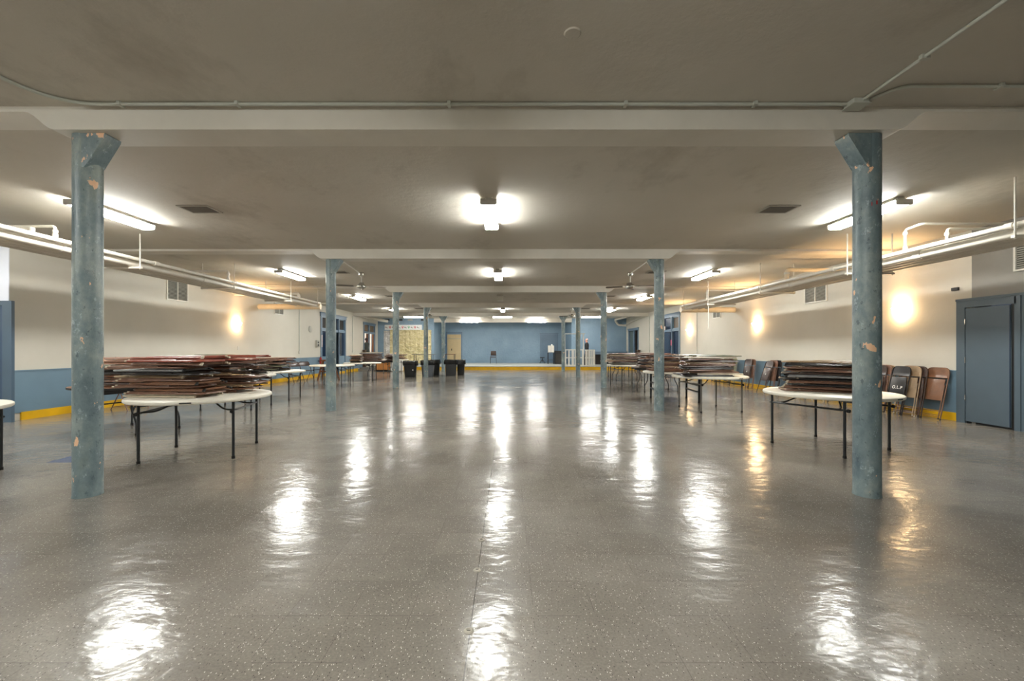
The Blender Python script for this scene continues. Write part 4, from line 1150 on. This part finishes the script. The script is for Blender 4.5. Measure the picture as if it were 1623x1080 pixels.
# ------------------------------------------------------------------ folding chairs
CAPS = {}
def chair_meshes(key):
    """folded chair, lying flat: y = length (feet at -0.49), x = width, z = thickness 0..0.034"""
    m = M['ch_'+key]
    zf = 0.0105
    path = smooth_path([(-0.205, -0.485, zf), (-0.205, 0.485, zf), (0.205, 0.485, zf), (0.205, -0.485, zf)], 0.11, 6)
    fr = MB().tube(path, 0.0104, 8)
    fr.tube([(-0.2, -0.40, zf), (0.2, -0.40, zf)], 0.006, 6).tube([(-0.2, -0.33, zf), (0.2, -0.33, zf)], 0.006, 6)
    rl = MB().tube(smooth_path([(-0.178, -0.47, 0.025), (-0.178, 0.10, 0.025), (-0.178, 0.16, 0.020)], 0.03), 0.0085, 8)
    rl.tube(smooth_path([(0.178, -0.47, 0.025), (0.178, 0.10, 0.025), (0.178, 0.16, 0.020)], 0.03), 0.0085, 8)
    rl.tube([(-0.178, -0.43, 0.025), (0.178, -0.43, 0.025)], 0.006, 6)
    st = MB().rbox(-0.17, 0.17, -0.13, 0.27, 0.016, 0.027, 0.005, None, 2)
    bk = MB()
    n = 8; vs = []; fs = []
    for j, (y, wd, zz) in enumerate(((0.295, 0.192, 0.012), (0.31, 0.196, 0.004), (0.38, 0.196, 0.003), (0.45, 0.18, 0.006), (0.484, 0.13, 0.010))):
        for i in range(n+1):
            u = -1+2*i/n
            vs.append((u*wd, y, zz+0.010*(1-u*u)*0.6+0.002))
    for j in range(4):
        for i in range(n):
            k = j*(n+1)+i; fs.append((k, k+1, k+n+2, k+n+1))
    mm = len(vs)
    vs += [(p[0], p[1], p[2]+0.003) for p in vs]
    fs += [tuple(q+mm for q in f[::-1]) for f in fs]
    bk.add(vs, fs)
    gm = M['glide'] if key in ('rust', 'brown', 'tan', 'beige') else M['rubber']
    CAPS[key] = [MB().tube([(x, -0.492, zf), (x, -0.465, zf)], 0.0118, 8).mesh('foot_cap', gm) for x in (-0.205, 0.205)]
    CAPS[key] += [MB().tube([(x, -0.478, 0.0235), (x, -0.452, 0.0235)], 0.0108, 8).mesh('foot_cap', gm) for x in (-0.178, 0.178)]
    return [('frame', fr.mesh('frame', m)), ('rear_leg', rl.mesh('rear_leg', m)), ('seat', st.mesh('seat', m)), ('backrest', bk.mesh('backrest', m))]

CM = {k: chair_meshes(k) for k in CH}
def folded_chair(key, mat, label, group, caps=False):
    t = bpy.data.objects.new('folding_chair', None)
    COL.objects.link(t)
    t.empty_display_size = 0.1
    t.matrix_world = mat
    tag(t, label, 'chair', group)
    for nm, me in CM[key]+([('foot_cap', c) for c in CAPS[key]] if caps else []):
        o = bpy.data.objects.new(nm, me); COL.objects.link(o); o.parent = t
    return t
ordw = ['lowest', 'second', 'third', 'fourth', 'fifth', 'sixth', 'seventh', 'eighth', 'ninth', 'tenth', 'eleventh', 'twelfth', 'thirteenth', 'fourteenth', 'fifteenth']
TN = dict(L1='white table by nearest left column', L2='brown table behind nearest left column', L3='white table beyond the brown one', L4='white table before open wall chairs',
          L6='white table past the empty one', L7='brown table by orange wood cabinet', L8='farthest left table',
          R1='table at the nearest right column', R2='grey-legged white table on right', R3='H-legged white table', R4='brown table behind second right column',
          R5='white table beside third right column', R6='farther brown right table', R7='farthest right table')
def pile(tk, pname, cx, cy, ang, n, spread, keys, seed, pitch=0.0365, jit=0.085, z0=0.743):
    rnd = random.Random(seed)
    z = z0
    for i in range(n):
        key = keys[i % len(keys)] if isinstance(keys, (list, tuple)) else rnd.choice(keys)
        a = ang+rnd.uniform(-jit, jit)+(PI if i % 2 else 0)
        dx, dy = rnd.uniform(-spread, spread), rnd.uniform(-0.035, 0.035)
        c, s_ = math.cos(ang), math.sin(ang)
        # chair length runs along local y; offset along it by dx
        ox, oy = -s_*dx+c*dy, c*dx+s_*dy
        tilt = rnd.uniform(-0.004, 0.004) if 0 < i else 0
        flip = rnd.random() < 0.0
        m = Matrix.Translation((cx+ox, cy+oy, z)) @ Matrix.Rotation(a, 4, 'Z') @ Matrix.Rotation(tilt, 4, 'X')
        posw = 'topmost' if i == n-1 else ordw[i]
        up = '' if posw in ('lowest', 'topmost') else ' from bottom'
        pn = (' in '+pname) if pname else ''
        lab = '%s folded chair, %s%s%s, %s' % (CHW[key], posw, up, pn, TN[tk])
        folded_chair(key, m, lab, 'folded chairs piled on the round tables', (tk in ('L1', 'L2', 'R1') and pname != 'back pile'))
        z += pitch+rnd.uniform(0, 0.003)
b, d, r, tn_, k_, o_, g_, be, cn = 'brown', 'dark', 'rust', 'tan', 'black', 'olive', 'grey', 'beige', 'chestnut'
H = PI/2
pile('L1', 'front pile', -4.12, 5.06, H-0.08, 13, 0.15, [be, b, cn, b, cn, b, tn_, k_, g_, b, b, r, r], 11)
pile('L1', 'back pile', -4.02, 5.63, H+0.06, 13, 0.20, [b, cn, tn_, b, d, b, tn_, d, b, d, b, r, r], 12)
pile('L2', 'front pile', -5.80, 6.40, H-0.05, 12, 0.12, [cn, d, cn, b, cn, k_, k_, cn, o_, cn, cn, cn], 13)
pile('L2', 'back pile', -5.90, 6.98, H+0.06, 11, 0.12, [d, b, d, o_, b, d, cn, b, tn_, b, cn], 14)
pile('L3', 'front pile', -6.18, 8.98, H+0.06, 12, 0.14, [d, k_, d, o_, b, o_, k_, tn_, d, k_, k_, o_], 15)
pile('L3', 'back pile', -6.15, 9.55, H-0.04, 8, 0.14, [d, k_, d, b, b, o_, k_, tn_], 16)
pile('L4', 'front pile', -6.42, 10.66, H+0.04, 9, 0.14, [k_, o_, d, o_, o_, b, k_, b, b], 17)
pile('L4', 'back pile', -6.45, 11.23, H-0.08, 9, 0.14, [k_, d, o_, g_, b, d, d, b, b], 18)
pile('L6', 'single pile', -6.28, 17.15, 0.25, 9, 0.05, [d, k_, tn_, b, k_, b, d, b, be], 19)
pile('L7', 'left pile', -6.56, 19.9, H+0.1, 11, 0.05, [b, d, b, d, b, d, cn, d, b, g_, be], 20, jit=0.12)
pile('L7', 'right pile', -5.66, 20.15, 0.1, 9, 0.06, [b, d, b, d, b, d, cn, d, b], 21, jit=0.08)
pile('L8', 'single pile', -6.1, 22.55, H, 7, 0.12, [b, d, b, cn, b, d, b], 22)
pile('R1', 'single pile', 4.33, 5.62, 0.95, 11, 0.05, [b, b, k_, b, k_, g_, d, b, b, k_, tn_, b], 23, jit=0.24)
pile('R2', 'front pile', 4.28, 8.73, H-0.05, 12, 0.16, [k_, be, cn, cn, k_, d, b, tn_, d, b, be, o_], 24)
pile('R2', 'back pile', 4.40, 9.31, H+0.1, 12, 0.16, [k_, d, b, tn_, k_, g_, b, b, d, o_, be, tn_], 25)
pile('R3', 'front pile', 4.12, 10.34, H+0.08, 11, 0.14, [b, cn, b, tn_, cn, b, tn_, d, b, cn, k_], 26)
pile('R3', 'back pile', 4.25, 10.91, H, 10, 0.14, [b, d, b, tn_, d, b, cn, d, b, k_], 27)
pile('R4', 'left pile', 4.46, 12.7, H, 12, 0.12, [d, b, k_, d, b, k_, g_, b, k_, d, cn, b], 28)
pile('R4', 'back pile', 4.75, 13.25, H, 11, 0.12, [d, b, k_, d, b, k_, g_, b, k_, d, cn], 29)
pile('R5', 'front pile', 4.15, 14.88, H, 11, 0.14, [d, o_, d, b, tn_, d, b, d, tn_, o_, b], 30)
pile('R5', 'back pile', 4.45, 15.45, H-0.06, 11, 0.14, [d, o_, d, b, k_, d, b, d, tn_, b, b], 31)
pile('R6', 'front pile', 4.95, 17.18, H, 10, 0.12, [d, b, k_, d, b, k_, g_, b, cn, d], 32)
pile('R7', 'front pile', 5.1, 19.78, H, 9, 0.12, [be, be, d, b, k_, d, b, cn, b], 33)

# chairs leaning folded against the right wall.  face towards the room
def lean(key, Y, foot, tilt, yaw, label, side='right', group='folded chairs leaning on the right wall'):
    wx = XR-0.032 if side == 'right' else XL+0.032
    s = 1 if side == 'right' else -1
    # local: y up, z towards the room
    base = Matrix(((0, 0, -s, 0), (-s, 0, 0, 0), (0, 1, 0, 0), (0, 0, 0, 1)))
    m = Matrix.Translation((wx-s*foot, Y, 0)) @ Matrix.Rotation(yaw, 4, 'Z') @ Matrix.Rotation(s*tilt, 4, 'Y') @ base @ Matrix.Translation((0, 0.492, 0))
    return folded_chair(key, m, label, group, Y < 13)
lean(cn, 7.78, 0.24, 0.20, 0.0, 'chestnut folding chair leaning alone next to the blue door')
oc = lean(k_, 8.32, 0.42, 0.20, -0.06, 'black folding chair marked O.L.P in white, leaning')
lean(tn_, 8.18, 0.33, 0.17, 0.05, 'tan folding chair right behind the black marked chair')
lean(d, 8.10, 0.27, 0.15, 0.0, 'dark brown folding chair behind the tan one near the door')
lean(b, 8.25, 0.20, 0.12, 0.0, 'brown folding chair against the wall behind the tan one')
lean(d, 8.86, 0.38, 0.18, 0.05, 'dark brown folding chair left of the black marked chair')
lean(b, 8.80, 0.31, 0.15, 0.0, 'brown folding chair behind the one left of the marked chair')
lean(tn_, 8.76, 0.24, 0.12, 0.0, 'tan folding chair nearest the wall left of the marked chair')
lean(d, 9.45, 0.30, 0.15, 0.0, 'dark brown folding chair between column and white table, front')
lean(b, 9.50, 0.22, 0.12, 0.0, 'brown folding chair behind pile of the nearest right table, right')
lean(d, 9.98, 0.28, 0.15, 0.0, 'dark folding chair behind pile of the nearest right table, middle')
lean(b, 10.5, 0.28, 0.15, 0.0, 'brown folding chair behind pile of the nearest right table, left')
lean(tn_, 11.3, 0.36, 0.16, 0.05, 'tan folding chair facing out just left of nearest right pile')
lean(d, 11.18, 0.26, 0.13, 0.0, 'dark brown folding chair behind the tan outermost one')
lean(d, 12.5, 0.52, 0.30, -0.05, 'dark brown chair with white spot, feet pulled out, mid wall')
lean(b, 12.4, 0.34, 0.17, 0.0, 'brown folding chair behind the pulled-out spotted chair')
lean(k_, 12.3, 0.26, 0.14, 0.0, 'black folding chair nearest wall behind the pulled-out chair')
lean(d, 13.65, 0.34, 0.15, 0.0, 'dark red-brown folding chair with white spot, upright at wall')
lean(b, 13.55, 0.26, 0.12, 0.0, 'brown folding chair behind the upright white-spotted chair')
lean(d, 14.75, 0.36, 0.15, 0.0, 'dark brown folding chair in front of the olive one')
lean(o_, 14.6, 0.28, 0.13, 0.0, 'olive green folding chair leaning at the wall')
lean(d, 15.5, 0.32, 0.15, 0.0, 'dark folding chair past the olive one, partly hidden')
lean(b, 16.1, 0.32, 0.15, 0.0, 'farthest brown folding chair leaning on the right wall')
# white spots and lettering on seats
def spot(parent):
    MB().box(-0.018, 0.018, 0.06, 0.10, 0.0272, 0.0285).build('white_spot', M['white_paint'], parent)
for o in list(scene.objects):
    if o.name.startswith('folding_chair') and 'white spot' in o.get('label', '') or 'white-spotted' in o.get('label', '') and o.type == 'EMPTY' and 'behind' not in o.get('label', ''):
        spot(o)
cu = bpy.data.curves.new('lettering', 'FONT'); cu.body = 'O.L.P'; cu.size = 0.085; cu.extrude = 0.0006; cu.align_x = 'CENTER'; cu.space_character = 1.2; cu.offset = 0.0018
tx = bpy.data.objects.new('lettering', cu); COL.objects.link(tx)
bpy.context.view_layer.update()
me = bpy.data.meshes.new_from_object(tx.evaluated_get(bpy.context.evaluated_depsgraph_get()))
bpy.data.objects.remove(tx)
me.materials.clear(); me.materials.append(M['white_paint'])
tx = bpy.data.objects.new('lettering', me); COL.objects.link(tx); tx.parent = oc; tx.location = (0, 0.03, 0.0280)

# open folding chairs at the left wall
def open_chair(loc, rz, key, label):
    t = thing('folding_chair', label, 'chair', (loc[0], loc[1], 0), rz, 'open folding chairs at the left wall')
    m = M['ch_'+key]
    # front faces -y; front legs run up into the back
    def at(u, x): return (x, -0.24+0.42*u, 0.80*u)
    fr = MB().tube(smooth_path([at(0, -0.21), at(1, -0.21), at(1, 0.21), at(0, 0.21)], 0.1, 6), 0.011, 8)
    fr.tube([at(0.12, -0.21), at(0.12, 0.21)], 0.007, 6).build('frame', m, t)
    for s in (-1, 1):
        MB().tube([(s*0.185, 0.26, 0), (s*0.185, -0.02, 0.44)], 0.010, 8).build('leg', m, t)
    MB().tube([(-0.185, 0.22, 0.06), (0.185, 0.22, 0.06)], 0.007, 6).build('crossbar', m, t)
    MB().rbox(-0.19, 0.19, -0.22, 0.18, 0.435, 0.455, 0.008, None, 2).build('seat', m, t)
    R = Matrix.Translation((0, 0.135, 0.70)) @ Matrix.Rotation(math.atan2(0.42, 0.80)*-1, 4, 'X')
    MB().rbox(-0.20, 0.20, -0.008, 0.008, -0.09, 0.09, 0.007, R, 2).build('backrest', m, t)
open_chair((-8.28, 9.05), 1.35, 'brown', 'open brown folding chair at wall behind the brown table')
open_chair((-8.2, 16.0), 1.0, 'dark', 'nearer open dark brown folding chair beyond the fourth left table')
open_chair((-8.15, 16.7), 1.0, 'dark', 'farther open dark brown folding chair beyond the fourth left table')

# floor plugs on the seam
for Y, lab in ((1.93, 'nearest brass floor plug in the tile seam'), (2.46, 'second brass floor plug in the tile seam'), (2.85, 'third brass floor plug in the tile seam')):
    t = thing('floor_plug', lab, 'floor plug', (-0.183, Y, 0), 0, 'floor plugs along the seam')
    MB().lathe([(0, 0.004), (0.010, 0.004), (0.013, 0.007), (0.019, 0.006), (0.024, 0.001), (0.024, 0.0002), (0, 0.0002)], 20).build('rim', M['vent_ceil'], t)
    MB().box(-0.008, 0.008, -0.0015, 0.0015, 0.004, 0.0055).build('slot', M['vent_dark'], t)

# ------------------------------------------------------------------ people
def ell(mb, c, r, n=18):
    prof = [(math.sin(PI*k/12), -math.cos(PI*k/12)) for k in range(13)]
    prof = [(0 if x < 1e-6 else x, z) for x, z in prof]
    return mb.lathe(prof, n, c, Matrix.Diagonal((r[0], r[1], r[2], 1)))
def limb(mb, pts, rs, n=14):
    """tapering limb with rounded joints, drawn densely enough to blend"""
    P, Q = [], []
    for i in range(len(pts)-1):
        for k in range(6):
            t = k/6
            P.append(Vector(pts[i]).lerp(Vector(pts[i+1]), t)); Q.append(rs[i]*(1-t)+rs[i+1]*t)
    P.append(Vector(pts[-1])); Q.append(rs[-1])
    mb.tube(P, Q, n)
    for p, r in zip(pts, rs): ell(mb, p, (r, r, r), 12)
def fuse(mb, name, mat, parent, voxel, smooth=2):
    o = mb.build(name, mat, parent)
    m = o.modifiers.new('Remesh', 'REMESH'); m.mode = 'VOXEL'; m.voxel_size = voxel; m.use_smooth_shade = True
    m = o.modifiers.new('Smooth', 'SMOOTH'); m.factor = 0.5; m.iterations = smooth
    return o
def person(loc, rz, label, skinm, topm, hairm, bald, stride, coat=False):
    """faces local -y"""
    t = thing('person', label, 'person', loc, rz)
    arm = lambda s: [(s*0.175, 0.0, 1.405), (s*0.215, 0.035+0.07*s*stride, 1.13), (s*0.215, -0.045+0.14*s*stride, 0.885)]
    leg = lambda s: [(s*0.09, 0.0, 0.90), (s*0.10, -0.03-0.14*s*stride, 0.50), (s*0.10, 0.03-0.26*s*stride, 0.09)]
    mb = MB()
    # trunk
    mb.lathe([(0, 0.82), (0.12, 0.84), (0.158, 0.92), (0.142, 1.03), (0.140, 1.12), (0.158, 1.24), (0.166, 1.34), (0.14, 1.42), (0.07, 1.46), (0, 1.47)], 28, (0, 0, 0), Matrix.Diagonal((1, 0.68, 1, 1)))
    for s in (-1, 1): limb(mb, [(0, 0.0, 1.425), (s*0.165, 0, 1.41)], [0.066, 0.056])
    limb(mb, [(0, 0.01, 1.42), (0, -0.008, 1.56)], [0.066, 0.054])
    # head: skull, jaw, nose, ears, brow
    ell(mb, (0, 0.0, 1.665), (0.075, 0.096, 0.104)); ell(mb, (0, -0.034, 1.598), (0.056, 0.062, 0.062))
    ell(mb, (0, -0.082, 1.562), (0.022, 0.016, 0.018)); ell(mb, (0, -0.103, 1.628), (0.013, 0.017, 0.018)); limb(mb, [(0, -0.092, 1.665), (0, -0.106, 1.632)], [0.009, 0.011])
    for s in (-1, 1): ell(mb, (s*0.077, 0.008, 1.638), (0.011, 0.020, 0.032))
    for s in (-1, 1):
        sh, elb, wr = arm(s)
        limb(mb, [sh, elb, wr], [0.056, 0.042, 0.028])
        y = wr[1]
        ell(mb, (s*0.213, y-0.008, 0.835), (0.019, 0.042, 0.052))
        for k in range(4):
            L = (0.070, 0.080, 0.075, 0.058)[k]; yy = y-0.043+0.0225*k
            limb(mb, [(s*0.210, yy, 0.795), (s*0.207, yy-0.004, 0.795-L*0.55), (s*0.196, yy-0.002, 0.795-L)], [0.0095, 0.009, 0.008], 8)
        limb(mb, [(s*0.207, y-0.040, 0.845), (s*0.198, y-0.068, 0.810), (s*0.193, y-0.070, 0.782)], [0.012, 0.010, 0.009], 8)
        limb(mb, leg(s), [0.085, 0.056, 0.038])
        an = leg(s)[2]
        limb(mb, [(an[0], an[1], 0.07), (an[0], an[1]-0.14, 0.035)], [0.036, 0.028])
    fuse(mb, 'body', skinm, t, 0.0065, 2)
    jk = MB()
    pr = [(0, 0.84), (0.175, 0.845), (0.172, 0.95), (0.164, 1.06), (0.167, 1.15), (0.180, 1.26), (0.184, 1.34), (0.158, 1.43), (0.09, 1.48), (0, 1.485)]
    if coat: pr = [(0, 0.48), (0.215, 0.485), (0.205, 0.60), (0.195, 0.75), (0.182, 0.90)]+pr[3:]
    jk.lathe(pr, 32, (0, 0, 0), Matrix.Diagonal((1, 0.74, 1, 1)))
    for s in (-1, 1): limb(jk, [(0, 0.004, 1.425), (s*0.165, 0, 1.412)], [0.084, 0.074])
    limb(jk, [(0, 0.01, 1.40), (0, 0.004, 1.475)], [0.085, 0.067])
    for s in (-1, 1):
        sh, elb, wr = arm(s)
        limb(jk, [sh, elb, wr], [0.070, 0.058, 0.045])
    fuse(jk, 'jacket', topm, t, 0.012, 4)
    tr = MB()
    ell(tr, (0, 0, 0.93), (0.165, 0.115, 0.12)); ell(tr, (0, 0, 0.87), (0.165, 0.12, 0.10))
    for s in (-1, 1):
        limb(tr, leg(s), [0.10, 0.074, 0.060])
    fuse(tr, 'trousers', M['trousers'], t, 0.012, 4)
    for s in (-1, 1):
        an = leg(s)[2]
        sb = MB(); ell(sb, (an[0], an[1]-0.01, 0.045), (0.048, 0.07, 0.045)); ell(sb, (an[0], an[1]-0.11, 0.036), (0.046, 0.085, 0.036))
        sb.box(an[0]-0.045, an[0]+0.045, an[1]-0.18, an[1]+0.055, 0.0, 0.022)
        fuse(sb, 'shoe', M['black'], t, 0.008, 2)
        e = MB(); ell(e, (s*0.030, -0.0865, 1.652), (0.013, 0.009, 0.008), 12); e.build('eye', M['eye'], t)
    e = MB(); ell(e, (0, -0.0935, 1.590), (0.024, 0.005, 0.0045), 12); e.build('mouth', M['mark_dark'], t)
    hr = MB()
    prof = []
    K = 9
    if bald:
        for k in range(K): 
            a = -0.75+1.05*k/(K-1); prof.append((1.05*math.cos(a), 1.05*math.sin(a)))
        for k in range(K-1, -1, -1):
            a = -0.75+1.05*k/(K-1); prof.append((0.96*math.cos(a), 0.96*math.sin(a)))
        prof.append(prof[0])
        hr.lathe(prof, 24, (0, 0.0, 1.665), Matrix.Diagonal((0.075, 0.096, 0.104, 1)), -0.05*PI, 1.05*PI)
    else:
        for k in range(K):
            a = -0.05+(PI/2+0.05)*k/(K-1); prof.append((max(0, 1.09*math.cos(a)) if k < K-1 else 0, 1.09*math.sin(a)))
        for k in range(K-1, -1, -1):
            a = -0.05+(PI/2+0.05)*k/(K-1); prof.append((max(0, 0.96*math.cos(a)) if k < K-1 else 0, 0.96*math.sin(a)))
        prof.append(prof[0])
        hr.lathe(prof, 28, (0, 0.012, 1.672), Matrix.Rotation(-0.25, 4, 'X') @ Matrix.Diagonal((0.075, 0.096, 0.104, 1)))
    hr.build('hair', hairm, t)
    return t
person((5.27, 27.6, ZS), -PI/2-0.5, 'person in a black jacket walking behind the white pallets', M['skin_light'], M['jacket_black'], M['hair_grey'], True, 0.5)
person((-9.02, 26.35, ZS), PI/2-0.3, 'person in a dark coat standing in the far left doorway', M['skin_dark'], M['coat'], M['hair_black'], False, 0.1, coat=True)
